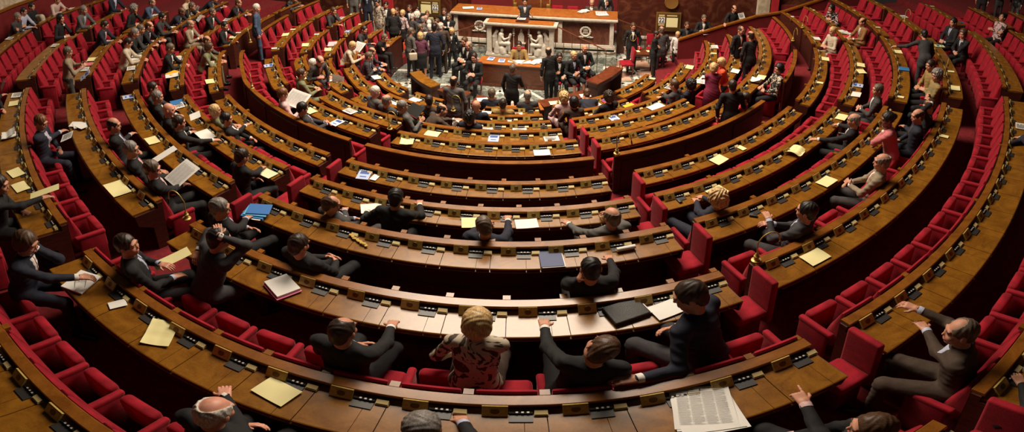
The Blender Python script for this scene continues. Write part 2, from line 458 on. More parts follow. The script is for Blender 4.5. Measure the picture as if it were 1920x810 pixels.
    def tags(s,V):
        best=np.full(len(V),9.);t=np.zeros(len(V),int)
        for fn,tg in s.prims:
            d=fn(V[:,0],V[:,1],V[:,2]); m=d<best; best[m]=d[m]; t[m]=tg
        return t
def rotm(ax,a):
    return np.array(Matrix.Rotation(a,3,ax))
def ik(a,t,l1,l2,pole):
    a=np.array(a);t=np.array(t,float);d=t-a;L=np.linalg.norm(d);mx=(l1+l2)*.985
    if L>mx: t=a+d*mx/L; L=mx; d=t-a
    L=max(L,abs(l1-l2)+.03)
    u=nrm(d); x=(l1*l1-l2*l2+L*L)/(2*L); h=math.sqrt(max(l1*l1-x*x,0))
    p=np.array(pole,float); p=p-u*(p@u); p=nrm(p)
    return a+u*x+p*h, a+u*L
TB=dict(skin=0,jacket=1,legs=2,shirt=3,tie=4,shoe=5,lip=6,brow=7,eye=8)
SKIN=mat('skin',(.56,.26,.165),.55,noise=.12,nscale=30)
SKINP=mat('pink_skin',(.68,.31,.22),.5,noise=.1,nscale=30)
SKIND=mat('brown_skin',(.19,.075,.04),.5)
LIP=mat('lips',(.42,.12,.09),.5); BROW=mat('brow',(.09,.05,.03),.8); EYE=mat('eye',(.05,.03,.02),.2); EYEW=mat('eye_white',(.7,.66,.6),.3)
SHOE=mat('black_shoe',(.012,.011,.011),.3)
CLOTH={}
def cloth(c):
    "fabric by colour name or rgb triple"
    P={'K':(.008,.0075,.009),'N':(.011,.013,.028),'G':(.05,.046,.046),'g':(.10,.095,.09),'B':(.045,.075,.14),'T':(.27,.21,.14),'b':(.055,.033,.022),
       'W':(.75,.72,.68),'P':(.62,.42,.42),'M':(.20,.015,.05),'O':(.75,.09,.03),'R':(.5,.02,.03),'V':(.11,.025,.055),'Y':(.30,.19,.06),
       'L':(.45,.47,.62),'C':(.52,.44,.33),'O2':(.25,.12,.04),'GR':(.18,.19,.10),'pk':(.55,.16,.17),'S':(.035,.032,.036),'r':(.45,.02,.05),'u':(.05,.06,.2),'q':(.13,.05,.11)}
    if c in CLOTH: return CLOTH[c]
    if c.startswith('pat:'):      # two-colour patterned cloth
        _,a,b=c.split(':'); m,nt,bs=_new('patterned_cloth'); tc=nt.nodes.new('ShaderNodeTexCoord')
        w_=nt.nodes.new('ShaderNodeTexNoise'); w_.inputs['Scale'].default_value=4.5 ; w_.inputs['Detail'].default_value=1; w_.inputs['Distortion'].default_value=4.0
        nt.links.new(tc.outputs['Object'],w_.inputs['Vector']); r=nt.nodes.new('ShaderNodeValToRGB'); r.color_ramp.interpolation='CONSTANT'
        r.color_ramp.elements[0].color=(*P[a],1); r.color_ramp.elements[1].position=.53; r.color_ramp.elements[1].color=(*P[b],1)
        nt.links.new(w_.outputs['Fac'],r.inputs['Fac']); nt.links.new(r.outputs['Color'],bs.inputs['Base Color']); bs.inputs['Roughness'].default_value=.8
        CLOTH[c]=m; return m
    CLOTH[c]=mat('cloth_'+{'K':'black','N':'navy','G':'charcoal','g':'grey','B':'blue','T':'tan','b':'brown','W':'white','P':'pink','M':'maroon','O':'orange','R':'red','V':'purple','Y':'ochre','L':'lavender','C':'cream','O2':'rust','GR':'olive','pk':'rose','S':'slate','r':'crimson','u':'royal','q':'plum'}[c],P[c],.85,sheen=0,noise=.15,nscale=35,bump=.15,bscale=18)
    return CLOTH[c]
HAIRC={'gr':(.20,.18,.165),'br':(.075,.035,.016),'bk':(.008,.006,.006),'wh':(.62,.58,.52),'bl':(.58,.38,.17),'db':(.025,.012,.007),'gb':(.12,.085,.06),'au':(.16,.06,.02)}
def hairmat(c):
    n='hair_'+c
    if n in MATS: return MATS[n]
    m,nt,b=_new(n); tc=nt.nodes.new('ShaderNodeTexCoord'); mp=nt.nodes.new('ShaderNodeMapping'); mp.inputs['Scale'].default_value=(120,60,18)
    nt.links.new(tc.outputs['Object'],mp.inputs['Vector']); t=nt.nodes.new('ShaderNodeTexNoise'); t.inputs['Scale'].default_value=1; t.inputs['Detail'].default_value=3
    nt.links.new(mp.outputs['Vector'],t.inputs['Vector']); r=nt.nodes.new('ShaderNodeValToRGB'); r.color_ramp.elements[0].position=.35; r.color_ramp.elements[1].position=.7
    k=HAIRC[c]; r.color_ramp.elements[0].color=(*[q*.6 for q in k],1); r.color_ramp.elements[1].color=(*[min(1,q*1.45) for q in k],1)
    nt.links.new(t.outputs['Fac'],r.inputs['Fac']); nt.links.new(r.outputs['Color'],b.inputs['Base Color']); b.inputs['Roughness'].default_value=.5
    bp=nt.nodes.new('ShaderNodeBump'); bp.inputs['Strength'].default_value=.35; bp.inputs['Distance'].default_value=.004
    nt.links.new(t.outputs['Fac'],bp.inputs['Height']); nt.links.new(bp.outputs['Normal'],b.inputs['Normal']); MATS[n]=m; return m
def hand(s,w,d,palm_n,side,t,curl=.5,fr=.0085,point=False):
    "w wrist, d direction of hand, palm_n palm normal (towards palm side), side: thumb direction"
    d=nrm(d); n=palm_n-d*(palm_n@d); n=nrm(n); x=nrm(side-d*(side@d)-n*(side@n))
    for q,rr in ((-.03,.014),(-.01,.0155),(.01,.0155),(.03,.015)):
        s.cone(w+x*q*.7,w+d*.085+x*q,rr,rr*.85,.012,t)
    L=[.062,.075,.070,.055]
    for i,q in enumerate((.031,.0105,-.0105,-.031)):
        c=curl if not (point and i==0) else 0.05
        if point and i>0: c=1.5
        p=w+d*.088+x*q; a=0; l=L[i]
        dd=nrm(d+x*q*2.0)
        for j,f in enumerate((.45,.32,.23)):
            a+=c*(.8 if j==0 else .9)
            e=nrm(dd*math.cos(a)+n*math.sin(a))
            p2=p+e*l*f*1.08; s.cone(p,p2,fr*(1-.08*j),fr*(.95-.08*j),.006,t); p=p2
    p=w+d*.025+x*.028; p2=p+nrm(x*.9+d*.8+n*.25)*.038; p3=p2+nrm(x*.35+d*1+n*.35)*.03
    s.cone(p,p2,fr*1.35,fr*1.2,.01,t); s.cone(p2,p3,fr*1.15,fr*.95,.006,t)
def person(P):
    """P: dict(pos,(x,y,z floor) yaw, kind 'S'/'T', lean, side, twist, top,bot,shirt,tie,hair,skin, hl,hr world targets or None, hyaw,hpitch, q quality, scale, fem)"""
    g=P.get; kind=g('kind','S'); q=g('q',1); fem=g('fem',0); sc=g('s',1.0)
    yaw=g('yaw',0); lean=rad(g('lean',5)); tilt=rad(g('tilt',0)); hyaw=rad(g('hyaw',0)); hp=rad(g('hp',8)); htilt=rad(g('ht',0))
    hipz=.55 if kind=='S' else .93
    B=rotm('X',-lean)@rotm('Y',tilt)             # torso frame (columns: right, fwd, up)
    hip=V3(0,0,hipz)
    tw=rotm('Z',rad(g('twist',0)))
    C=B@tw
    up=B[:,2]
    chest=hip+up*.31; neck=hip+up*.50
    shw=.165 if fem else .185
    shl=neck-up*.045-C[:,0]*shw; shr=neck-up*.045+C[:,0]*shw
    Hm=C@rotm('Z',hyaw)@rotm('X',-hp+lean*.75)@rotm('Y',htilt)
    headc=neck+up*.075+nrm(up*.6+V3(0,0,.6))*.085+C[:,1]*.02
    # world->local
    Rw=rotm('Z',rad(yaw)); pos=np.array(g('pos'),float)
    def loc(t): return (Rw.T@(np.array(t,float)-pos))/sc
    arms=[]
    for sgn,key,sh in ((-1,'hl',shl),(1,'hr',shr)):
        t=g(key)
        if t is None or isinstance(t,str):
            m=t or ('desk' if kind=='S' else 'hang')
            if m=='desk': T=neck+V3(sgn*.10,.33,0); T[2]=.80/sc
            elif m=='lap': T=hip+V3(sgn*.07,.27,.14)
            elif m=='clasp': T=hip+V3(sgn*.035,.30,.22)
            elif m=='knee': T=hip+V3(sgn*.16,.36,.10)
            elif m=='chin': T=headc+Hm[:,1]*.07-Hm[:,2]*.17+Hm[:,0]*sgn*.03
            elif m=='cheek': T=headc+Hm[:,1]*.04-Hm[:,2]*.12+Hm[:,0]*sgn*.10
            elif m=='top': T=headc+Hm[:,2]*.09+Hm[:,0]*sgn*.07-Hm[:,1]*.03
            elif m=='read': T=neck+V3(sgn*.13,.30,-.22)
            elif m=='fold': T=chest+V3(-sgn*.10,.17,-.02)
            elif m=='pray': T=chest+V3(sgn*.03,.27,.0)
            elif m=='hang': T=sh+V3(sgn*.06,.03,-.52)
            elif m=='back': T=hip+V3(sgn*.05,-.16,.05)
            else: T=hip+V3(sgn*.12,.2,.2)
        else: T=loc(t)
        pole=V3(sgn*.75,-.25,-.7) if T[2]<sh[2] else V3(sgn*.6,.3,-.9)
        e,wv=ik(sh,T,.285,.255,pole)
        arms.append((sgn,sh,e,wv,T))
    legs=[]
    for sgn in (-1,1):
        hj=hip+V3(sgn*.095,.02,-.02)
        if kind=='S':
            kn=hj+V3(sgn*.05,.42,.0)
            if g('cross') and sgn>0: kn=hj+V3(-.06,.42,.10)
            an=kn+V3(0,.04,-.43)
            an[2]=max(an[2],.08)
        else:
            st=g('step',.05); kn=hj+V3(sgn*.02,.02+sgn*st*.5,-.43); an=kn+V3(sgn*.01,-.01+sgn*st*.5,-.42); an[2]=.08
        legs.append((sgn,hj,kn,an))
    h=[.024,.016,.0115][q]
    pts=[hip+V3(-.3,-.25,0),hip+V3(.3,.25,0),neck+V3(0,0,.05)]+[a[2] for a in arms]+[a[3] for a in arms]+[l[2] for l in legs]+[l[3]+V3(0,.2,0) for l in legs]
    lo=np.min(pts,0)-.12; hi=np.max(pts,0)+.12; lo[2]=max(lo[2],-.02)
    S=SDF(lo,hi,h)
    sk_=g('skirt')
    bw=.92 if fem else 1.0; fat=g('fat',1.0)
    J,Lg,Sk=1,2,0
    S.ell(hip+V3(0,-.01,.02),(.175*fat,.125*fat,.13),B,.05,Lg if kind=='T' else J)
    S.ell(hip+up*.15,(.155*bw*fat,.118*fat,.17),C,.06,J)
    S.ell(chest+up*.02,(.172*bw,.118*fat,.19),C,.06,J)
    S.cone(shl+C[:,0]*.02,shr-C[:,0]*.02,.066,.066,.05,J)
    S.cone(neck-up*.09,neck-up*.035,.09,.062,.04,J)
    if kind=='T' and not sk_: S.cone(hip+V3(-.05*fat,-.005,.05),hip+V3(-.055*fat,-.0,-.10),.115*fat,.132*fat,.03,J); S.cone(hip+V3(.05*fat,-.005,.05),hip+V3(.055*fat,0,-.10),.115*fat,.132*fat,.03,J)
    for sgn,sh,e,wv,T in arms:
        S.cone(sh,e,.060 if not fem else .05,.047,.03,J); S.cone(e,wv-(wv-e)*.02,.049,.033,.025,J)
        if q: S.ell(e,(.052,.052,.052),None,.02,J)
    sk_=g('skirt')
    for sgn,hj,kn,an in legs:
        tg=Lg
        S.cone(hj,kn,.092,.065,.04,Lg); lg=Sk if sk_ else Lg
        S.cone(kn,an,.062 if not sk_ else .05,.045 if not sk_ else .034,.03,lg)
        f=V3(sgn*.25,1,0); f=nrm(f); S.cone(V3(an[0],an[1]-.03,.045),V3(an[0],an[1],.045)+f*.16,.042,.034,.02,5)
    if g('coat'):
        S.ell(hip+V3(0,0,-.12),(.21,.16,.42),None,.06,J)
    elif kind=='T' and sk_: S.ell(hip+V3(0,0,-.2),(.18,.14,.28),None,.05,Lg)
    V,F=S.mesh(); Tg=S.tags(V)
    # cloth folds on close figures
    if q>=1:
        a=.0045 if q==2 else .003
        w=np.sin(V[:,0]*37+V[:,2]*53)*np.sin(V[:,1]*41-V[:,2]*31+2)+.6*np.sin(V[:,2]*90+V[:,0]*40)
        ctr=hip+up*.25; n=V-ctr; n/=np.linalg.norm(n,axis=1)[:,None]+1e-6
        V=V+n*(w*a)[:,None]*((Tg==1)|(Tg==2))[:,None]
    # shirt front and tie by position on the chest
    rel=(V-neck)@C; vv=rel
    if g('shirt') and q==0:
        depth=-vv[:,2]; wd=np.clip(.062-(depth)*.20,0,.07)
        m=(Tg==1)&(vv[:,1]>.035)&(depth>.0)&(depth<.31)&(np.abs(vv[:,0])<wd); Tg[m]=3
        if g('tie'): m2=m&(np.abs(vv[:,0])<.017+.03*np.clip(depth-.05,0,.3)*.3); Tg[m2]=4
        for sgn,sh,e,wv,T in arms:
            u_=nrm(wv-e); dd=(V-wv)@u_; rr=np.linalg.norm((V-wv)-dd[:,None]*u_,axis=1); Tg[(dd>-.018)&(rr<.05)&(Tg==1)]=3
    meshes=[(V,F,Tg)]; bodyV,bodyF=V,F
    # head and neck
    h2=[.0125,.0085,.0058][q]
    S=SDF(headc-.2,headc+.2,h2); H=Hm
    def hp_(x,y,z): return headc+H@V3(x,y,z)
    S.cone(neck-up*.03,hp_(0,-.02,-.06),.056 if not fem else .048,.052 if not fem else .044,.02,0)
    S.ell(hp_(0,-.012,.025),(.074,.092,.088),H,.02,0)
    S.ell(hp_(0,.02,-.035),(.062,.070,.078),H,.03,0)
    S.ell(hp_(0,.058,-.092),(.026,.022,.022),H,.03,0)
    S.cone(hp_(0,.084,.016),hp_(0,.100,-.026),.006,.0095,.012,0)
    S.ell(hp_(0,.078,.032),(.05,.014,.012),H,.015,0)
    for sgn in (-1,1):
        S.ell(hp_(sgn*.031,.090,.012),(.019,.013,.012),H,.01,0,'s')
        S.ell(hp_(sgn*.078,-.008,-.012),(.009,.02,.032),H,.008,0)
        S.ell(hp_(sgn*.038,.062,-.03),(.022,.022,.024),H,.02,0)
    if q: 
        S.ell(hp_(0,.086,-.062),(.024,.010,.006),H,.006,6); S.ell(hp_(0,.084,-.071),(.019,.010,.006),H,.006,6)
    V,F=S.mesh(); Tg=S.tags(V); hs=1.07; V=neck+(V-neck)*hs
    meshes.append((V,F,Tg))
    HS=Matrix.Translation(neck*sc)@Matrix.Scale(hs,4)@Matrix.Translation(-neck*sc)
    # hands
    h3=[.0105,.0075,.0048][q]
    for sgn,sh,e,wv,T in arms:
        d=nrm(wv-e); key='hl' if sgn<0 else 'hr'; mode=g(key)
        S=SDF(wv-.2,wv+.2,h3)
        if isinstance(mode,str) and mode in('chin','cheek','top'):
            d=nrm(nrm(headc-wv)+V3(0,0,.8)) if mode!='top' else nrm(Hm@V3(-sgn*.8,.1,.5)); pn=nrm(headc-wv); sd=-Hm[:,0]*sgn if mode!='top' else Hm[:,1]
        else:
            d=nrm(d+V3(0,.25,-abs(d[2])*.4)); pn=V3(0,.05,-1); sd=V3(-sgn,.15,0)
            if mode in('lap','clasp','fold','pray'): d=nrm(V3(-sgn*.75,.5,.1)); pn=V3(0,-.6,-.5); sd=V3(0,.3,1)
            if mode in('hang','back') or (mode is None and kind=='T'): d=V3(0,.1,-1); pn=V3(-sgn,0,0); sd=V3(0,1,0)
            if mode=='read': d=nrm(V3(-sgn*.3,.7,.5)); pn=V3(-sgn*.8,0,-.3); sd=V3(0,-.2,1)
        S.cone(wv-nrm(wv-e)*.03,wv+d*.02,.027,.024,.01,0)
        hand(S,wv+d*.005,d,pn,sd,0,curl=g('curl',.42),fr=[.0105,.0095,.0088][q],point=(g('point')==key))
        V,F=S.mesh(); meshes.append((V,F,np.zeros(len(V),int)))
    Vs=[];Fs=[];Ts=[];b=0
    for V,F,Tg in meshes:
        Vs.append(V);Fs.append(F+b);Ts.append(Tg[F[:,0]] if len(F) else np.zeros(0,int));b+=len(V)
    V=np.concatenate(Vs)*sc;F=np.concatenate(Fs);T=np.concatenate(Ts)
    me=bpy.data.meshes.new('person'); me.from_pydata(V.tolist(),[],F.tolist())
    sk={'p':SKINP,'d':SKIND}.get(g('skin'),SKIN)
    for m in (sk,cloth(g('top','K')),cloth(g('bot',g('top','K')) ),cloth(g('shirt') or 'W'),cloth(g('tie') or 'r'),SHOE,LIP,BROW,EYE): me.materials.append(m)
    me.polygons.foreach_set('material_index',T.astype(np.int32)); me.polygons.foreach_set('use_smooth',np.ones(len(F),bool)); me.update()
    o=link('person',me,None,tuple(pos),rad(yaw))
    tag(o,g('label'),'person',g('group'))
    # eyes
    if q>=1:
        for sgn in (-1,1):
            mb=MB(); c=hp_(sgn*.031,.0755,.010); M=Matrix(H.tolist())
            pr=[(.0001,-.011),(.006,-.009),(.0105,-.004),(.0112,0),(.0105,.004),(.006,.009),(.0001,.011)]
            mb.lathe(pr,c*1.0,8,0); mb.lathe([(.0065,-.001),(.0065,.001)],c+H@V3(0,.0103,-.001),8,1,M@Matrix.Rotation(-PI/2,3,'X')); mb.rbox(tuple(hp_(sgn*.031,.0815,.0165)),(.027,.014,.012),.005,1,mi=3,M=M)
            mb.rbox(tuple(hp_(sgn*.032,.090,.030)),(.032,.008,.007),.003,1,mi=2,M=M)
            me=mb.mesh('eye',[EYEW,EYE,BROW,sk],True); me.transform(Matrix.Scale(sc,4)); me.transform(HS); link('eye',me,o)

    # collar
    if g('shirt') and q>=1:
        from mathutils.bvhtree import BVHTree
        bv=BVHTree.FromPolygons(bodyV.tolist(),bodyF.tolist())
        def panel(nm,wfun,d0,d1,nx,ny,off,m_):
            vs=[];ok=True
            for j in range(ny+1):
                dz=d0+(d1-d0)*j/ny; w_=wfun(dz)
                for i in range(nx+1):
                    x_=w_*(i/nx*2-1); o_=neck+C@V3(x_,.4,-dz); hit=bv.ray_cast(Vector(o_),Vector((C@V3(0,-1,0))))[0]
                    if hit is None or (np.array(hit)-neck)@C[:,1]>.168: ok=False; break
                    vs.append(np.array(hit)+C@V3(0,off-.012*(abs(i/nx*2-1)**4),0))
                if not ok: break
            rows_=len(vs)//(nx+1)-1
            if rows_<2: return
            vs=vs[:(rows_+1)*(nx+1)]; ny=rows_
            mb=MB(); mb.add(vs,[(j*(nx+1)+i,j*(nx+1)+i+1,(j+1)*(nx+1)+i+1,(j+1)*(nx+1)+i) for j in range(ny) for i in range(nx)])
            me=mb.mesh(nm,[cloth(g('shirt')) if nm=='shirt_front' else cloth(g('tie') or 'r')],True); me.transform(Matrix.Scale(sc,4)); link(nm,me,o)
        panel('shirt_front',lambda d:max(.004,.058-.2*max(d-.02,0)),.0,.29,6,12,.006,0)
        if g('tie'): panel('tie',lambda d:.011+.03*min(d,.22) if d>.035 else .014,.0,.27,2,10,.012,0)
        for sgn,sh,e,wv,T in arms:
            mb=MB(); u_=nrm(wv-e); M=Vector(u_).to_track_quat('Z','Y').to_matrix()
            mb.lathe([(.028,-.03),(.0375,-.028),(.036,.006),(.033,.010),(.026,.008)],wv-u_*.004,12,0,M)
            me=mb.mesh('shirt_cuff',[cloth(g('shirt'))],True); me.transform(Matrix.Scale(sc,4)); link('shirt_cuff',me,o)
        mb=MB(); M=Matrix(C.tolist())
        mb.lathe([(.066,-.02),(.060,.012),(.056,.03),(.052,.03),(.056,-.02)],neck+up*.0,18,0,M)
        me=mb.mesh('collar',[cloth(g('shirt'))],True); me.transform(Matrix.Scale(sc,4)); link('collar',me,o)
    hair=g('hair','short:br').split(':'); st=hair[0]
    if st!='bald':
        h4=[.0125,.009,.0062][q]; S=SDF(headc-.26,headc+.19,h4); vol={'short':.009,'bob':.02,'long':.018,'curly':.03,'fringe':.006,'thin':.005,'crop':.005,'bun':.012,'bowl':.02}[st]
        S.ell(hp_(0,-.016,.030),(.076+vol,.094+vol,.088+vol),H,.0,0)
        if st in('bob','bowl','curly'): S.ell(hp_(0,-.035,-.03),(.084+vol*.5,.078+vol*.5,.09),H,.02,0)
        if st=='long': S.ell(hp_(0,-.045,-.10),(.085,.06,.15),H,.03,0)
        if st in('short','thin','crop','fringe'): S.ell(hp_(0,-.055,-.035),(.062,.05,.065),H,.02,0)
        if st=='bun': S.ell(hp_(0,-.11,.03),(.045,.045,.045),H,.02,0)
        fz=.045 if st not in('thin',) else .07
        S.ell(hp_(0,.118,-.035),(.088,.082,.120),H,.012,0,'s')      # face opening
        S.ell(hp_(0,.03,-.12),(.10,.07,.06),H,.01,0,'s')
        if st=='fringe': S.ell(hp_(0,.015,.13),(.068,.135,.10),H,.01,0,'s')
        if st=='thin': S.ell(hp_(0,.07,.115),(.055,.09,.065),H,.01,0,'s')
        for sgn in (-1,1):
            if st not in('bob','long','curly','bowl'): S.ell(hp_(sgn*.09,.0,-.03),(.02,.032,.045),H,.006,0,'s')
        V,F=S.mesh()
        if len(F):
            r=V-headc; n=r/(np.linalg.norm(r,axis=1)[:,None]+1e-6); a=.010 if st=='curly' else .0032
            f=90 if st=='curly' else 70
            V=V+n*(a*np.sin(r[:,0]*f+3*np.sin(r[:,1]*50))*np.cos(r[:,2]*f*.6+r[:,1]*60))[:,None]
            me=bpy.data.meshes.new('hair'); me.from_pydata((V*sc).tolist(),[],F.tolist()); me.transform(HS); me.materials.append(hairmat(hair[1] if len(hair)>1 else 'br'))
            me.polygons.foreach_set('use_smooth',np.ones(len(F),bool)); me.update(); link('hair',me,o)
    if g('watch'):
        for sgn,sh,e,wv,T in arms:
            if (g('watch')=='hl')==(sgn<0):
                u_=nrm(wv-e); M=Vector(u_).to_track_quat('Z','Y').to_matrix(); mb=MB(); mb.lathe([(.031,-.008),(.034,-.006),(.034,.006),(.031,.008)],wv+u_*.012,14,0,M); mb.rbox(tuple(wv+u_*.012+V3(0,0,.034)),(.03,.03,.009),.004,2,mi=1)
                me=mb.mesh('wristwatch',[KEYP,WHITE],True); me.transform(Matrix.Scale(sc,4)); link('wristwatch',me,o)
    if g('chain'):
        pts=[neck+C@V3(.10*math.sin(t),.135,-.05-.26*(.5+.5*math.cos(t))) for t in np.linspace(-PI*.9,PI*.9,17)]
        me=MB().tube(pts,.008,6).mesh('chain',[BRASS],True); me.transform(Matrix.Scale(sc,4)); link('chain',me,o)
    if g('glasses') and q:
        mb=MB(); M=Matrix(H.tolist())
        for sgn in (-1,1):
            ring=[hp_(sgn*.032+.020*math.cos(t),.103,.008+.015*math.sin(t)) for t in np.linspace(0,2*PI,13)]
            mb.tube(ring,.0016,5); mb.tube([hp_(sgn*.052,.10,.012),hp_(sgn*.078,0,.008)],.0014,5)
        mb.tube([hp_(-.012,.103,.01),hp_(.012,.103,.01)],.0014,5)
        me=mb.mesh('glasses',[KEYP],True); me.transform(Matrix.Scale(sc,4)); me.transform(HS); link('glasses',me,o)
    return o
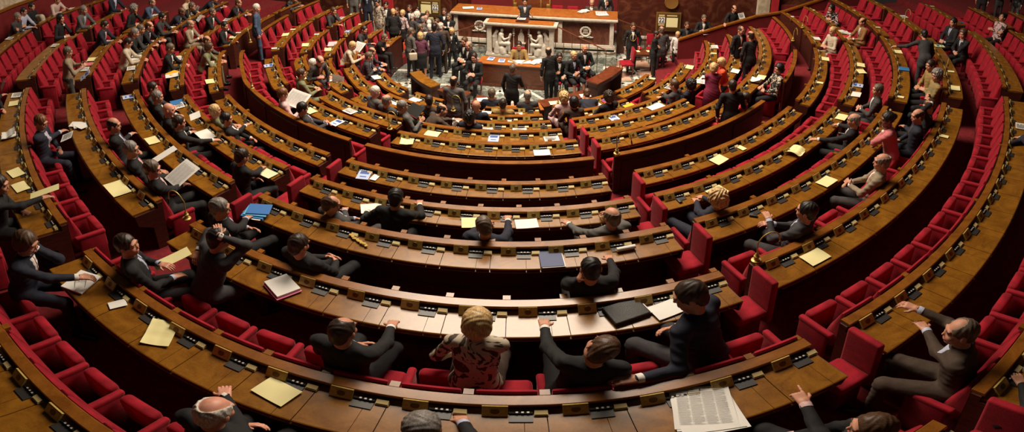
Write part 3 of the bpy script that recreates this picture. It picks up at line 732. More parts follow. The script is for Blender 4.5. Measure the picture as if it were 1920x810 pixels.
PEOPLE=[
dict(kind='S',pos=(-4.467, -13.925, 2.08),yaw=-59.3,top='N',shirt='W',tie='pk',hair='bowl:br',hl='cheek',hr=(-3.631, -13.428, 2.965),q=2,hyaw=-10,hp=15,s=1.16,lean=12,label='brown-haired man in navy suit, chin propped on fist, at bottom left desk'),
dict(kind='S',pos=(-3.516, -13.096, 1.96),yaw=-45.2,top='K',shirt='L',tie='N',hair='short:db',hl=(-3.416, -12.894, 2.91),hr=(-3.263, -12.899, 2.76),q=2,hyaw=-28,hp=-4,s=1.13,lean=-8,label='dark-haired man in profile holding up a cream sheet with both hands'),
dict(kind='S',pos=(-3.232, -11.822, 1.78),yaw=-27.4,top='K',shirt='L',hair='short:gr',hl='lap',hr=(-3.256, -11.3, 2.575),q=2,hyaw=-38,s=1.11,lean=-8,label='grey-haired man in black turning right beside the blue folders'),
dict(kind='S',pos=(-2.942, -12.798, 1.96),yaw=-30.6,top='S',hair='short:bk',hl=(-3.156, -12.548, 2.96),hr='top',q=2,hyaw=-10,lean=18,shirt='W',s=1.13,label='man in dark suit clutching the top of his black-haired head'),
dict(kind='S',pos=(-2.075, -12.082, 1.78),yaw=-19.9,top='K',hair='crop:db',hl='lap',hr='lap',q=2,hp=22,lean=-14,s=1.11,label='man in black jacket hunched forward, seen from behind, alone at ninth row desk'),
dict(kind='S',pos=(-2.161, -10.888, 1.49),yaw=-29.5,top='G',shirt='L',hair='thin:br',hr=(-2.296, -10.397, 2.285),hl='lap',q=2,hyaw=-35,hp=10,s=1.09,lean=-14,label='balding brown-haired man in charcoal, cheek turned towards his neighbour on the right'),
dict(kind='S',pos=(-1.5, -10.863, 1.49),yaw=-7.9,top='K',hair='short:bk',hl=(-1.958, -10.459, 2.285),hr=(-1.266, -10.282, 2.375),q=2,shirt='W',hp=10,s=1.09,lean=12,label='broad black-suited man with black hair stretching both arms to the desk'),
dict(kind='S',pos=(-0.322, -11.088, 1.49),yaw=-9.8,top='N',hair='crop:gb',hr=(-0.048, -10.304, 2.375),hl=(-0.276, -10.419, 2.285),q=2,hp=30,lean=-12,ht=-10,hyaw=18,shirt='W',s=1.09,label='grey-brown haired man bowing his head, right hand raised on the rail'),
dict(kind='S',pos=(1.109, -11.028, 1.49),yaw=15.8,top='g',hair='fringe:gb',hl=(0.561, -10.456, 2.285),hr=(1.146, -10.255, 2.285),q=2,shirt='W',hyaw=12,glasses=1,s=1.09,lean=-8,label='man in grey-beige jacket, arm laid along the desk, bald spot'),
dict(kind='S',pos=(0.699, -12.231, 1.78),yaw=-0.8,top='K',hair='thin:bk',hr=(1.044, -11.46, 2.575),hl='cheek',q=2,hp=28,lean=-10,s=1.11,label='dark balding man in black, bowed, right arm reaching to his desk'),
dict(kind='S',pos=(-1.227, -13.494, 1.96),yaw=-9.2,top='K',hair='thin:db',hr=(-0.999, -12.744, 2.755),hl='lap',q=2,shirt='W',hyaw=-5,s=1.13,lean=0,label='dark-haired man in black suit with outstretched right hand and white cuff'),
dict(kind='S',pos=(-0.286, -13.379, 1.96),yaw=-4.2,top='pat:C:b',bot='b',fem=1,hair='bob:bl',hr='chin',hl='lap',q=2,hp=18,s=1.13,lean=12,label='blonde woman in cream jacket with swirling brown pattern, seen from behind'),
dict(kind='S',pos=(0.415, -13.547, 1.96),yaw=-6.2,top='K',hair='short:br',hl=(0.177, -12.615, 2.845),hr='cheek',q=2,hp=14,ht=28,tilt=14,shirt='W',s=1.13,lean=0,label='brown-haired man in black tilting his head onto his hand'),
dict(kind='S',pos=(1.479, -13.347, 1.96),yaw=39.8,top='N',bot='S',hair='short:db',hl=(0.828, -13.682, 2.98),hr='lap',q=2,hyaw=35,lean=14,shirt='W',tie='r',hp=18,s=1.266,label='large dark-haired man in navy suit leaning across, hand on the rail behind'),
dict(kind='S',pos=(-1.582, -14.735, 2.08),yaw=-10.1,top='K',skin='p',hair='fringe:wh',hr=(-2.207, -13.803, 2.875),hl='lap',q=2,hp=14,watch='hr',s=1.16,lean=6,label='bald man with white fringe and wristwatch, nearest the camera'),
dict(kind='S',pos=(-0.479, -14.592, 2.08),yaw=-1.9,top='K',hair='short:gr',hr=(-0.312, -14.025, 2.875),hl='lap',q=2,hp=18,shirt='L',s=1.16,lean=12,label='grey-haired man cut off by the bottom edge, hand on desk'),
dict(kind='S',pos=(1.672, -14.815, 2.08),yaw=36.7,top='K',hair='short:br',hl=(1.683, -14.336, 3.23),hr='lap',q=2,hp=0,point='hl',hyaw=20,shirt='P',s=1.16,lean=-12,label='brown-haired man at the bottom edge pointing upwards with one finger'),
dict(kind='S',pos=(2.951, -14.6, 2.08),yaw=33.3,top='b',bot='b',shirt='L',hair='thin:gb',hl=(3.081, -13.984, 3.08),hr=(3.099, -13.917, 3.2),q=2,hyaw=18,hp=-2,s=1.183,lean=6,label='grey-haired man in brown jacket gesturing with both hands beneath his chin'),
dict(kind='S',pos=(3.152, -11.848, 1.78),yaw=33.0,top='S',shirt='L',hair='short:bk',hl=(2.915, -11.61, 2.83),hr=(2.943, -11.651, 2.78),q=2,hyaw=12,hp=0,s=1.11,lean=-10,label='black-haired man in slate suit pressing his fingertips together'),
dict(kind='S',pos=(2.455, -10.825, 1.49),yaw=24.9,top='N',fem=1,hair='curly:bl',hl=(2.509, -10.079, 2.285),hr=(2.573, -10.153, 2.285),q=2,hp=20,s=1.09,lean=-14,label='curly blonde woman in navy with hands on the desk'),
dict(kind='S',pos=(4.789, -11.269, 1.78),yaw=43.1,top='T',bot='G',shirt='W',tie='R',hair='fringe:gr',hl='clasp',hr='clasp',q=2,hyaw=15,hp=2,lean=-8,s=1.11,label='bald man in beige suit with red tie and folded hands'),
dict(kind='S',pos=(5.721, -9.507, 1.49),yaw=39.0,top='K',shirt='W',hair='fringe:gr',hl=(4.917, -9.204, 2.375),hr=(5.916, -8.637, 2.285),q=1,hyaw=10,s=1.09,lean=-2,label='cropped-haired man in black laying both arms along the right-hand desk'),
dict(kind='S',pos=(6.037, -10.291, 1.78),yaw=48.2,top='pk',bot='K',fem=1,skin='d',hair='bun:bk',hl='chin',hr='lap',q=1,hyaw=20,shirt='W',s=1.11,lean=12,label='dark-skinned woman in rose jacket resting chin on hand'),
dict(kind='S',pos=(6.529, -10.353, 1.78),yaw=50.2,top='N',shirt='G',hair='fringe:db',hl=(6.766, -9.542, 2.58),hr='lap',q=1,hyaw=20,s=1.11,lean=2,label='balding man in navy in profile behind the woman in rose'),
dict(kind='S',pos=(7.007, -10.054, 1.78),yaw=52.9,top='K',shirt='W',hair='short:br',hl='top',hr='cheek',q=1,hyaw=25,hp=20,s=1.11,lean=-4,label='brown-haired man hiding his face in his hand'),
dict(kind='S',pos=(8.43, -8.9, 1.78),yaw=65.5,top='pat:Y:GR',bot='K',fem=1,hair='curly:gr',hl='fold',hr='fold',q=1,hyaw=15,hp=10,s=1.11,lean=-2,label='grey curly-haired woman in yellow-green patterned jacket with folded arms'),
dict(kind='S',pos=(8.881, -8.368, 1.78),yaw=66.6,top='Y',bot='K',fem=1,hair='short:db',hl='lap',hr='lap',q=1,hyaw=20,s=1.11,lean=6,label='dark-haired woman in mustard top beside the woman in patterned jacket'),
dict(kind='S',pos=(7.13, -8.501, 1.49),yaw=52.0,top='G',shirt='W',hair='short:gb',hl='clasp',hr='clasp',q=1,hyaw=20,hp=5,s=1.09,lean=0,label='grey-brown haired man in charcoal suit, hands together, end of right block'),
dict(kind='T',pos=(9.429, -7.542, 1.96),yaw=-25,top='S',hair='short:bk',hl=(8.763, -6.817, 3.06),hr='hang',q=1,lean=32,hp=20,s=1.02,label='man in slate suit bending over a bench, seen from behind'),
dict(kind='S',pos=(11.936, -6.101, 1.96),yaw=88.0,top='K',shirt='L',tie='N',hair='short:bk',hl='lap',hr='lap',q=1,hyaw=0,lean=-4,s=1.13,label='dark-haired man in open black suit with lavender shirt leaning back'),
dict(kind='S',pos=(11.494, -7.078, 1.96),yaw=88.0,top='K',fem=1,shirt='L',hair='bob:br',hl='chin',hr='lap',q=1,hyaw=15,s=1.13,lean=12,label='brown-haired woman in black jacket, hand on chin, with green-edged papers'),
dict(kind='S',pos=(13.808, -6.506, 2.08),yaw=89.9,top='pat:P:S',bot='K',fem=1,hair='short:bk',hl='fold',hr='fold',q=1,lean=-10,hp=-18,s=1.16,label='black-haired woman in checked blouse with folded arms, head tipped back'),
dict(kind='T',pos=(16.525, -3.541, 2.3),yaw=120,top='K',shirt='W',hair='short:br',hl='hang',hr='hang',q=0,s=1.02,label='leftmost of the three standing figures cut off at the top right corner'),
dict(kind='T',pos=(17.133, -3.927, 2.3),yaw=150,top='S',hair='short:br',hl='clasp',hr='clasp',q=0,s=1.02,label='middle one of three standing figures at the top right corner'),
dict(kind='T',pos=(17.912, -4.283, 2.3),yaw=100,top='K',bot='g',shirt='W',hair='short:br',hl='hang',hr='hang',q=0,s=1.02,label='rightmost of the three standing figures cut off at the top right corner'),
dict(kind='S',pos=(10.613, -1.947, 1.49),yaw=103.8,top='pat:K:P',fem=1,hair='bob:bk',hl='clasp',hr='lap',q=1,s=1.09,lean=28,label='black-haired woman in dark checked top, upper right corner'),
dict(kind='S',pos=(9.134, -3.944, 1.31),yaw=96.4,top='C',bot='C',fem=1,hair='short:bl',hl='clasp',hr='clasp',q=1,s=1.06,lean=6,label='short-haired woman in beige jacket seated by the wooden partition'),
dict(kind='S',pos=(10.275, -3.923, 1.49),yaw=84.0,top='O2',shirt='W',tie='K',hair='fringe:db',hl='desk',hr='desk',q=1,s=1.09,lean=6,label='man in tan-brown jacket reading papers on a red folder'),
dict(kind='S',pos=(6.129, -5.86, 1.1),yaw=86.6,top='pat:K:C',bot='K',fem=1,hair='bob:bk',hl='lap',hr='desk',q=1,hyaw=15,s=1.06,lean=-8,label='black-haired woman in black and cream floral top by the barrier'),
dict(kind='S',pos=(4.566, -7.146, 1.1),yaw=52.8,top='R',fem=1,hair='short:db',hl='desk',hr='lap',q=1,hyaw=20,s=1.06,lean=-12,label='brown-haired person in bright red top behind the barrier rail'),
dict(kind='T',pos=(4.31, -7.331, 1.1),yaw=-5,top='K',shirt='W',hair='short:db',hl='hang',hr='hang',q=1,s=1.02,label='tall man in long black jacket standing on the walkway, back turned'),
dict(kind='T',pos=(4.586, -5.624, 0.9),yaw=-10,top='M',bot='M',fem=1,coat=1,hair='bob:bl',hl='fold',hr='fold',q=1,lean=6,s=0.949,label='blonde woman in long maroon coat standing with her back turned'),
dict(kind='T',pos=(5.06, -5.26, 0.9),yaw=75,top='O',bot='K',fem=1,hair='bob:bl',hl='fold',hr='hang',q=1,lean=12,s=0.949,label='blonde woman in orange jacket leaning to the woman in maroon'),
dict(kind='S',pos=(3.743, -5.511, 0.7),yaw=44.1,top='G',hair='short:br',hl=(3.568, -4.756, 1.495),hr=(3.51, -5.062, 1.495),q=1,hyaw=15,s=1.06,lean=6,label='brown-haired man in charcoal jacket, fists on the desk beside black-haired neighbour'),
dict(kind='S',pos=(3.984, -5.362, 0.7),yaw=41.7,top='N',fem=1,hair='curly:bk',hl='desk',hr='desk',q=1,s=1.06,lean=-14,label='black-haired woman in navy beside the maroon coat'),
dict(kind='T',pos=(6.319, -3.158, 0.9),yaw=200,top='K',shirt='W',tie='r',hair='thin:br',hl='hang',hr='hang',q=1,glasses=1,s=1.02,label='man with glasses and red tie facing a balding colleague'),
dict(kind='T',pos=(6.162, -4.339, 1.1),yaw=15,top='K',hair='fringe:db',hl='hang',hr='clasp',q=1,shirt='W',s=1.02,label='balding man in black, back turned, talking to the man with glasses'),
dict(kind='T',pos=(7.668, 0.312, 0.52),yaw=185,top='K',hair='fringe:db',hl='clasp',hr=(7.104, -0.256, 1.69),q=1,s=1.02,label='balding man in black carrying white papers on the stepped aisle rail'),
dict(kind='T',pos=(6.535, 0.255, 0.21),yaw=170,top='K',shirt='W',tie='R',hair='short:gb',hl='read',hr='read',q=1,s=1.02,label='grey-haired man with long red tie holding a paper by the handrail'),
dict(kind='T',pos=(5.938, 0.323, 0.0),yaw=175,top='K',shirt='g',hair='short:br',q=1,s=0.989,label='young man in black with grey tie standing against the brown wall'),
dict(kind='T',pos=(5.544, 0.037, 0.0),yaw=160,top='W',bot='K',fem=1,hair='long:bl',q=1,s=0.836,label='blonde girl in white jacket by the foot of the handrail'),
dict(kind='T',pos=(4.812, -0.496, 0),yaw=5,top='G',hair='fringe:gb',hl='fold',hr='hang',q=1,s=1.04,label='man in grey suit seen from behind embracing someone in black'),
dict(kind='T',pos=(4.572, -0.46, 0),yaw=235,top='K',fem=1,hair='short:db',hl='fold',hr='fold',q=1,s=0.969,label='person in black embraced by the man in grey suit'),
dict(kind='T',pos=(3.972, 0.209, 0),yaw=180,top='K',shirt='W',tie='W',hair='short:br',q=1,chain=1,s=1.02,label='usher in black tailcoat with chain standing beside the small table'),
dict(kind='S',pos=(3.454, 2.652, 0.5),yaw=190,top='b',shirt='g',hair='short:br',hl='chin',hr='desk',q=1,s=1.06,label='man in brown jacket resting chin, right end of the high marble desk'),
dict(kind='S',pos=(2.936, 2.666, 0.5),yaw=165,top='b',shirt='W',hair='fringe:gr',hl='desk',hr='chin',q=1,s=1.06,label='white-haired man with hand to mouth, seated behind the high marble desk'),
dict(kind='T',pos=(3.434, 2.634, 0.45),yaw=185,top='K',shirt='W',hair='short:db',q=0,s=1.02,label='person in black standing behind the two seated at the high desk'),
dict(kind='T',pos=(0.35, 1.251, 0.62),yaw=182,top='S',shirt='W',tie='K',hair='short:db',hl=(0.098, 1.474, 1.6),hr=(0.665, 1.471, 1.6),q=1,lean=8,s=1.02,label='speaker in dark grey suit at the tribune lectern'),
dict(kind='S',pos=(0.138, -0.551, 0),yaw=180,top='Y',shirt='T',tie='K',hair='short:db',hl='desk',hr='desk',q=1,s=1.06,label='clerk in mustard-brown jacket seated at the wooden desk before the tribune'),
dict(kind='T',pos=(1.025, -2.129, 0),yaw=35,top='K',hair='fringe:db',shirt='W',hl='hang',hr='hang',q=1,hyaw=-40,s=1.02,label="bald man in black standing at the end of the clerks' desk"),
dict(kind='S',pos=(1.33, -1.592, 0),yaw=185,top='K',shirt='W',hair='short:db',hl='desk',hr='read',q=1,s=1.06,label='usher with broad white shirt front tugging his lapels'),
dict(kind='S',pos=(1.724, -1.737, 0.1),yaw=200,top='K',bot='K',skirt=1,fem=1,shirt='L',hair='short:bl',hl='clasp',hr='lap',q=1,s=1.06,label='woman usher in black skirt with bare knees'),
dict(kind='S',pos=(2.105, -1.296, 0.15),yaw=195,top='K',shirt='W',hair='bald',hl='lap',hr='lap',q=1,s=1.06,label='bald usher in black seated rightmost by the marble steps'),
dict(kind='T',pos=(-0.071, -3.397, 0),yaw=-25,top='K',hair='short:gb',hl='hang',hr='clasp',q=1,s=1.02,label="man in long black coat standing before the clerks' desk, head bowed"),
dict(kind='S',pos=(-1.183, -1.59, 0),yaw=165,top='K',shirt='W',hair='short:db',skin='p',hl='clasp',hr='clasp',q=1,s=1.06,label='young red-faced usher with white shirt front, hands clasped'),
dict(kind='S',pos=(-1.371, -0.916, 0.12),yaw=140,top='K',shirt='W',hair='fringe:gr',hl='clasp',hr='lap',q=1,s=1.06,label='grey-haired usher seated behind the young red-faced one'),
dict(kind='S',pos=(-1.528, -0.741, 0.2),yaw=150,top='K',shirt='W',hair='short:br',skin='p',hl='lap',hr='lap',q=1,s=1.06,label='usher half hidden at the back of the left-hand row of ushers'),
dict(kind='T',pos=(-4.931, 1.635, 0.5),yaw=160,top='pat:C:g',bot='C',fem=1,coat=1,hair='short:bk',q=1,s=0.969,label='woman in pale patterned dress, leftmost of the standing crowd'),
dict(kind='T',pos=(-4.687, 1.779, 0.35),yaw=185,top='K',bot='K',fem=1,shirt='W',hair='bun:bk',q=1,s=0.989,label='dark-haired woman in black with white open collar'),
dict(kind='T',pos=(-4.258, 1.032, 0.3),yaw=20,top='K',bot='K',hair='short:bl',fem=1,q=1,s=0.969,label='fair-haired woman in black between white-collared woman and pink blouse'),
dict(kind='T',pos=(-4.028, 1.309, 0.15),yaw=-30,top='pat:P:g',bot='K',fem=1,skirt=1,hair='short:bl',q=1,s=0.989,label='woman in pale pink blouse holding an orange bag'),
dict(kind='T',pos=(-3.904, 2.255, 0.05),yaw=175,top='N',shirt='W',hair='short:br',q=1,s=1.02,label='young man in dark suit at the back, left of the calendar board'),
dict(kind='T',pos=(-3.572, 2.225, 0),yaw=170,top='K',shirt='W',hair='short:bk',q=1,s=1.02,label='black-haired young man with white shirt just beneath the calendar board'),
dict(kind='T',pos=(-3.658, 1.265, 0),yaw=-40,top='G',hair='fringe:wh',q=1,s=1.02,label='white-haired man in charcoal suit, back turned, inside the crowd'),
dict(kind='T',pos=(-3.495, 1.289, 0),yaw=-20,top='N',hair='curly:wh',q=1,s=1.04,label='curly white-haired man in navy with papers in the crowd'),
dict(kind='T',pos=(-4.229, 1.544, 0.2),yaw=170,top='b',hair='short:br',q=0,s=0.989,label='brown-haired person peering out behind the pink blouse'),
dict(kind='T',pos=(-3.231, 2.124, 0),yaw=190,top='T',hair='short:au',q=1,s=0.938,label='auburn-haired person in front of the dark doorway'),
dict(kind='T',pos=(-3.141, 1.432, 0),yaw=170,top='N',hair='fringe:gr',q=1,s=0.969,label='balding grey man facing us at the heart of the crowd'),
dict(kind='T',pos=(-3.193, 0.895, 0),yaw=-15,top='g',hair='fringe:gr',q=1,s=1.02,label='man in light grey suit, bald crown, inside the crowd'),
dict(kind='T',pos=(-2.952, 0.735, 0),yaw=0,top='g',hair='short:wh',q=1,s=0.969,label='white-haired person in the centre of the crowd'),
dict(kind='T',pos=(-3.173, 0.024, 0),yaw=-60,top='S',hair='short:gb',q=1,s=1.02,label='grey-brown haired man in slate suit turned right within the crowd'),
dict(kind='T',pos=(-2.835, 0.171, 0),yaw=10,top='C',hair='short:wh',q=1,s=0.989,label='white-haired person in cream between the slate and the navy suits'),
dict(kind='T',pos=(-2.591, -0.372, 0),yaw=0,top='N',hair='short:bk',shirt='W',q=1,s=1.102,label='tall black-haired man in navy suit, full back view'),
dict(kind='T',pos=(-2.628, 0.753, 0),yaw=160,top='K',hair='short:br',q=1,s=1.02,label='dark-clad man facing us behind the tall navy suit'),
dict(kind='T',pos=(-2.425, -0.044, 0),yaw=5,top='b',hair='fringe:wh',skin='p',q=1,s=1.071,label='tall bald man in brown suit, full back view'),
dict(kind='T',pos=(-3.395, -0.482, 0),yaw=-50,top='g',bot='S',hair='short:gb',q=1,s=1.04,label='man in grey suit at the left edge of the crowd'),
dict(kind='T',pos=(-3.005, -0.619, 0),yaw=10,top='V',bot='K',fem=1,skirt=1,hair='bob:bl',q=1,s=0.969,label='blonde woman in purple top and black skirt with cream bag'),
dict(kind='T',pos=(-2.572, 2.051, 0),yaw=180,top='K',shirt='W',hair='short:br',q=1,s=1.02,label='usher in black standing by the left end of the high desk'),
dict(kind='T',pos=(-2.324, 1.552, 0),yaw=165,top='K',shirt='W',hair='short:gb',hl='fold',hr='fold',q=1,s=0.989,label='grey-brown haired usher with folded arms'),
dict(kind='T',pos=(-2.111, 0.472, 0),yaw=170,top='K',shirt='W',hair='bob:bl',fem=1,q=1,s=0.867,label='blonde woman in black behind the tall bald man'),
dict(kind='T',pos=(-1.493, -4.572, 0.0),yaw=-10,top='g',bot='g',hair='fringe:db',hl='clasp',hr='hang',q=1,s=1.102,shirt='W',label='tall man in grey-brown suit standing at the small lectern table'),
dict(kind='S',pos=(-0.559, -4.565, 0.15),yaw=-2.1,top='N',hair='short:gb',q=1,s=1.06,label='grey-haired man in bright navy suit in the front seats'),
dict(kind='S',pos=(-0.258, -5.234, 0.3),yaw=-2.8,top='Y',hair='crop:db',q=1,s=1.06,lean=-12,label='dark-haired man in olive-brown jacket behind the navy suit'),
dict(kind='S',pos=(-0.83, -5.871, 0.5),yaw=-3.0,top='N',shirt='W',hair='bald',q=1,s=1.06,lean=-2,label='bald man in navy at the left end of the central second desk'),
dict(kind='S',pos=(0.317, -4.683, 0.15),yaw=3.9,top='S',hair='fringe:gr',q=1,s=1.06,label='bald grey man in slate suit in the front seats'),
dict(kind='S',pos=(-0.854, -6.625, 0.7),yaw=-17.5,top='N',hair='curly:bk',hl='cheek',hr='cheek',q=1,hp=15,s=1.06,lean=-14,label='curly black-haired man holding his head in both hands'),
dict(kind='S',pos=(-1.955, -6.383, 0.7),yaw=-56.2,top='b',shirt='W',hair='fringe:db',hl=(-1.302, -5.996, 1.495),hr=(-1.222, -6.091, 1.495),q=1,lean=46,hyaw=-30,s=1.06,label='bald man in brown jacket leaning forward with joined hands'),
dict(kind='S',pos=(-1.887, -5.619, 0.5),yaw=-23.6,top='b',hair='short:db',hl='lap',hr='lap',q=1,hyaw=40,s=1.06,lean=-6,label='dark-haired man in brown jacket looking left'),
dict(kind='S',pos=(-2.228, -6.298, 0.7),yaw=-60.2,top='g',bot='g',hair='short:gr',hl='lap',hr='read',q=1,s=1.06,lean=-14,label='grey-haired man in light grey suit holding a large black folder'),
dict(kind='S',pos=(-2.71, -6.095, 0.7),yaw=-29.0,top='G',hair='fringe:gr',q=1,hp=15,s=1.06,lean=-8,label='balding man in charcoal jacket bent over papers, back turned'),
dict(kind='S',pos=(-3.214, -5.833, 0.7),yaw=-38.6,top='g',hair='short:wh',skin='p',q=1,hp=10,hyaw=-20,s=1.06,lean=12,label='white-haired man in grey looking down, left of balding neighbour'),
dict(kind='S',pos=(-4.745, -7.028, 1.1),yaw=-54.1,top='P',fem=1,hair='short:au',hl='read',hr='read',q=1,hp=22,s=1.06,lean=-4,label='auburn-haired woman in pale pink reading a broad newspaper'),
dict(kind='S',pos=(-3.984, -7.486, 1.1),yaw=-50.4,top='S',shirt='L',tie='q',hair='short:bk',hl='clasp',hr='clasp',q=1,hp=18,hyaw=-8,s=1.06,lean=-14,label='black-haired man in slate suit looking at his phone'),
dict(kind='S',pos=(-5.076, -5.497, 0.9),yaw=-50.6,top='GR',hair='short:br',hl='desk',hr='desk',q=1,hyaw=-20,s=1.06,lean=4,label='brown-haired man in olive-grey jacket, hands joined over the desk end'),
dict(kind='T',pos=(-5.073, -4.602, 0.7),yaw=-120,top='G',shirt='pk',hair='fringe:gb',skin='p',hl='hang',hr='lap',q=1,lean=28,hp=25,s=1.04,label='bald man in charcoal suit stooping with a folded newspaper'),
dict(kind='S',pos=(-5.089, -4.188, 0.7),yaw=-60.8,top='G',hair='short:wh',q=1,s=1.06,lean=-14,label='white-haired person half hidden behind the stooping bald man'),
dict(kind='S',pos=(-5.14, -2.108, 0.5),yaw=-81.8,top='C',bot='K',fem=1,hair='short:bl',q=1,hp=20,hl='read',hr='read',s=1.06,lean=28,label='blonde woman in white blouse reading in the left inner rows'),
dict(kind='S',pos=(-4.38, -2.544, 0.3),yaw=-77.1,top='S',shirt='L',hair='short:gb',hl='desk',hr='clasp',q=1,s=1.06,lean=16,label='nearer of two grey-suited men side by side, inner left rows'),
dict(kind='S',pos=(-4.483, -2.084, 0.3),yaw=-82.1,top='S',shirt='L',hair='fringe:br',hl='desk',hr='desk',q=1,s=1.06,lean=22,label='farther of two grey-suited men side by side, inner left rows'),
dict(kind='S',pos=(-4.554, -0.547, 0.3),yaw=-101.6,top='K',hair='short:gb',hl='fold',hr='fold',q=1,s=1.06,lean=32,label='man in black with folded arms, last seat before the standing crowd'),
dict(kind='S',pos=(-5.156, -0.507, 0.5),yaw=-103.3,top='S',hair='short:db',hl='clasp',hr='desk',q=1,hyaw=-10,s=1.06,lean=24,label='dark-haired man in slate suit slumped with crossed legs, upper inner left'),
dict(kind='S',pos=(-6.399, 0.255, 0.9),yaw=-116.3,top='S',hair='short:br',hl='chin',hr='desk',q=1,s=1.06,lean=22,label='man in slate suit alone with chin on hand and arm outstretched'),
dict(kind='S',pos=(-8.401, 0.945, 1.31),yaw=-105.8,top='pat:K:g',hair='short:db',q=0,s=1.06,lean=48,label='person in dark patterned top cut off at the top edge'),
dict(kind='T',pos=(-6.015, 2.044, 1.0),yaw=180,top='g',bot='g',hair='short:br',q=0,s=1.02,label='standing figure in grey trousers cut off at the top edge'),
dict(kind='T',pos=(-5.653, 2.648, 0.6),yaw=190,top='N',shirt='L',hair='short:br',q=0,s=1.02,label='standing figure in navy suit cut off at the top edge'),
dict(kind='T',pos=(-7.661, -2.738, 1.31),yaw=-70,top='B',bot='B',hair='short:wh',skin='p',q=1,s=1.071,hyaw=-10,label='white-haired man in blue jacket standing in the upper left aisle'),
dict(kind='S',pos=(-8.693, -6.059, 1.49),yaw=-66.9,top='K',shirt='W',hair='short:gb',q=1,hp=25,s=1.09,lean=16,label='grey-haired man in black writing beside the yellow folder'),
dict(kind='S',pos=(-8.385, -4.674, 1.31),yaw=-70.7,top='g',hair='fringe:br',q=1,hyaw=-5,s=1.06,lean=12,label='balding man in grey behind the woman in taupe'),
dict(kind='S',pos=(-8.141, -5.151, 1.31),yaw=-69.3,top='GR',fem=1,hair='bob:br',q=1,hp=15,s=1.06,lean=22,label='brown-haired woman in taupe top over a red folder'),
dict(kind='S',pos=(-8.651, -3.263, 1.31),yaw=-89.0,top='K',shirt='W',tie='r',hair='short:bk',hl='cheek',hr='desk',q=1,hyaw=-10,s=1.06,lean=14,label='black-haired man with vivid red tie leaning on his elbow'),
dict(kind='S',pos=(-9.443, -3.961, 1.49),yaw=-79.0,top='T',shirt='W',hair='fringe:gr',hl='desk',hr='read',q=1,hp=10,s=1.09,lean=14,label='grey-haired man in beige suit holding papers up'),
dict(kind='S',pos=(-9.622, -2.528, 1.49),yaw=-85.0,top='K',shirt='W',hair='short:gb',q=1,s=1.09,lean=20,label='man in black with arms on the rail, right of the beige suit'),
dict(kind='S',pos=(-9.543, -1.177, 1.49),yaw=-83.0,top='K',shirt='L',tie='u',hair='thin:br',q=1,s=1.09,lean=32,label='man in black with blue tie near the standing man in blue'),
dict(kind='S',pos=(-10.541, -1.354, 1.78),yaw=-82.7,top='N',shirt='L',hair='short:db',q=0,s=1.11,lean=48,label='man in navy with head above the top edge of the photo'),
dict(kind='S',pos=(-10.616, -2.582, 1.78),yaw=-84.0,top='K',shirt='L',hair='short:gb',q=1,s=1.11,lean=42,label='man in black holding an open booklet near the top edge'),
dict(kind='S',pos=(-10.563, -3.284, 1.78),yaw=-77.5,top='N',shirt='L',hair='fringe:br',skin='d',q=1,s=1.11,lean=42,label='bald dark-skinned man in navy suit'),
dict(kind='S',pos=(-10.398, -4.267, 1.78),yaw=-75.5,top='S',shirt='G',hair='short:bk',q=1,hp=15,s=1.11,lean=24,label='black-haired man in slate suit reading white papers'),
dict(kind='S',pos=(-11.683, -3.23, 1.96),yaw=-84.2,top='B',shirt='L',hair='thin:gb',q=1,s=1.13,lean=32,label='man in bright blue suit raising one hand at the top edge'),
dict(kind='S',pos=(-11.563, -4.225, 1.96),yaw=-77.7,top='K',hair='curly:gr',hl='chin',hr='lap',q=1,hp=8,s=1.13,lean=24,label='grey-haired man in black, hand on mouth, beside the curved microphone'),
dict(kind='S',pos=(-10.242, -5.184, 1.78),yaw=-68.0,top='K',shirt='L',hair='fringe:br',skin='p',q=1,hp=15,s=1.11,lean=28,label='farthest of three dark-suited men bent over papers in a row'),
dict(kind='S',pos=(-10.157, -5.581, 1.78),yaw=-66.1,top='S',hair='short:gb',q=1,hp=12,s=1.11,lean=22,label='middle one of three dark-suited men bent over papers in a row'),
dict(kind='S',pos=(-10.04, -5.948, 1.78),yaw=-64.2,top='K',hair='short:gr',q=1,hp=12,s=1.11,lean=20,label='nearest of three dark-suited men bent over papers in a row'),
dict(kind='S',pos=(-9.577, -6.741, 1.78),yaw=-59.8,top='C',bot='T',fem=1,hair='short:db',q=1,hp=25,s=1.11,lean=18,label='woman in cream jacket bent over papers'),
dict(kind='T',pos=(-9.072, -9.088, 2.08),yaw=-45,top='T',bot='G',hair='short:gb',hl='read',hr='read',q=1,glasses=1,s=1.0,hp=15,lean=8,label='grey-haired man in tan jacket standing with books'),
dict(kind='S',pos=(-11.202, -6.008, 1.96),yaw=-69.6,top='N',shirt='P',hair='short:db',q=1,hp=25,s=1.13,lean=24,label='dark-haired man in navy suit with pink shirt, head bowed'),
dict(kind='S',pos=(-12.956, -5.115, 2.08),yaw=-83.1,top='g',shirt='L',hair='short:gr',q=1,s=1.16,lean=24,label='grey-haired man in light grey suit'),
dict(kind='S',pos=(-12.704, -6.261, 2.08),yaw=-78.6,top='K',fem=1,shirt='W',hair='long:bk',hl='chin',hr='lap',q=1,s=1.16,lean=14,label='long black-haired woman in black, hand on chin'),
dict(kind='S',pos=(-14.863, -4.64, 2.3),yaw=-84.4,top='pat:P:C',bot='C',hair='short:br',hl='read',hr='read',q=1,s=1.13,lean=28,label='person in pale pink shirt with raised hands, top left'),
dict(kind='S',pos=(-14.724, -5.829, 2.3),yaw=-78.3,top='K',bot='C',fem=1,hair='short:bk',q=1,s=1.13,lean=16,label='black-haired woman in black with cream coat over her chair'),
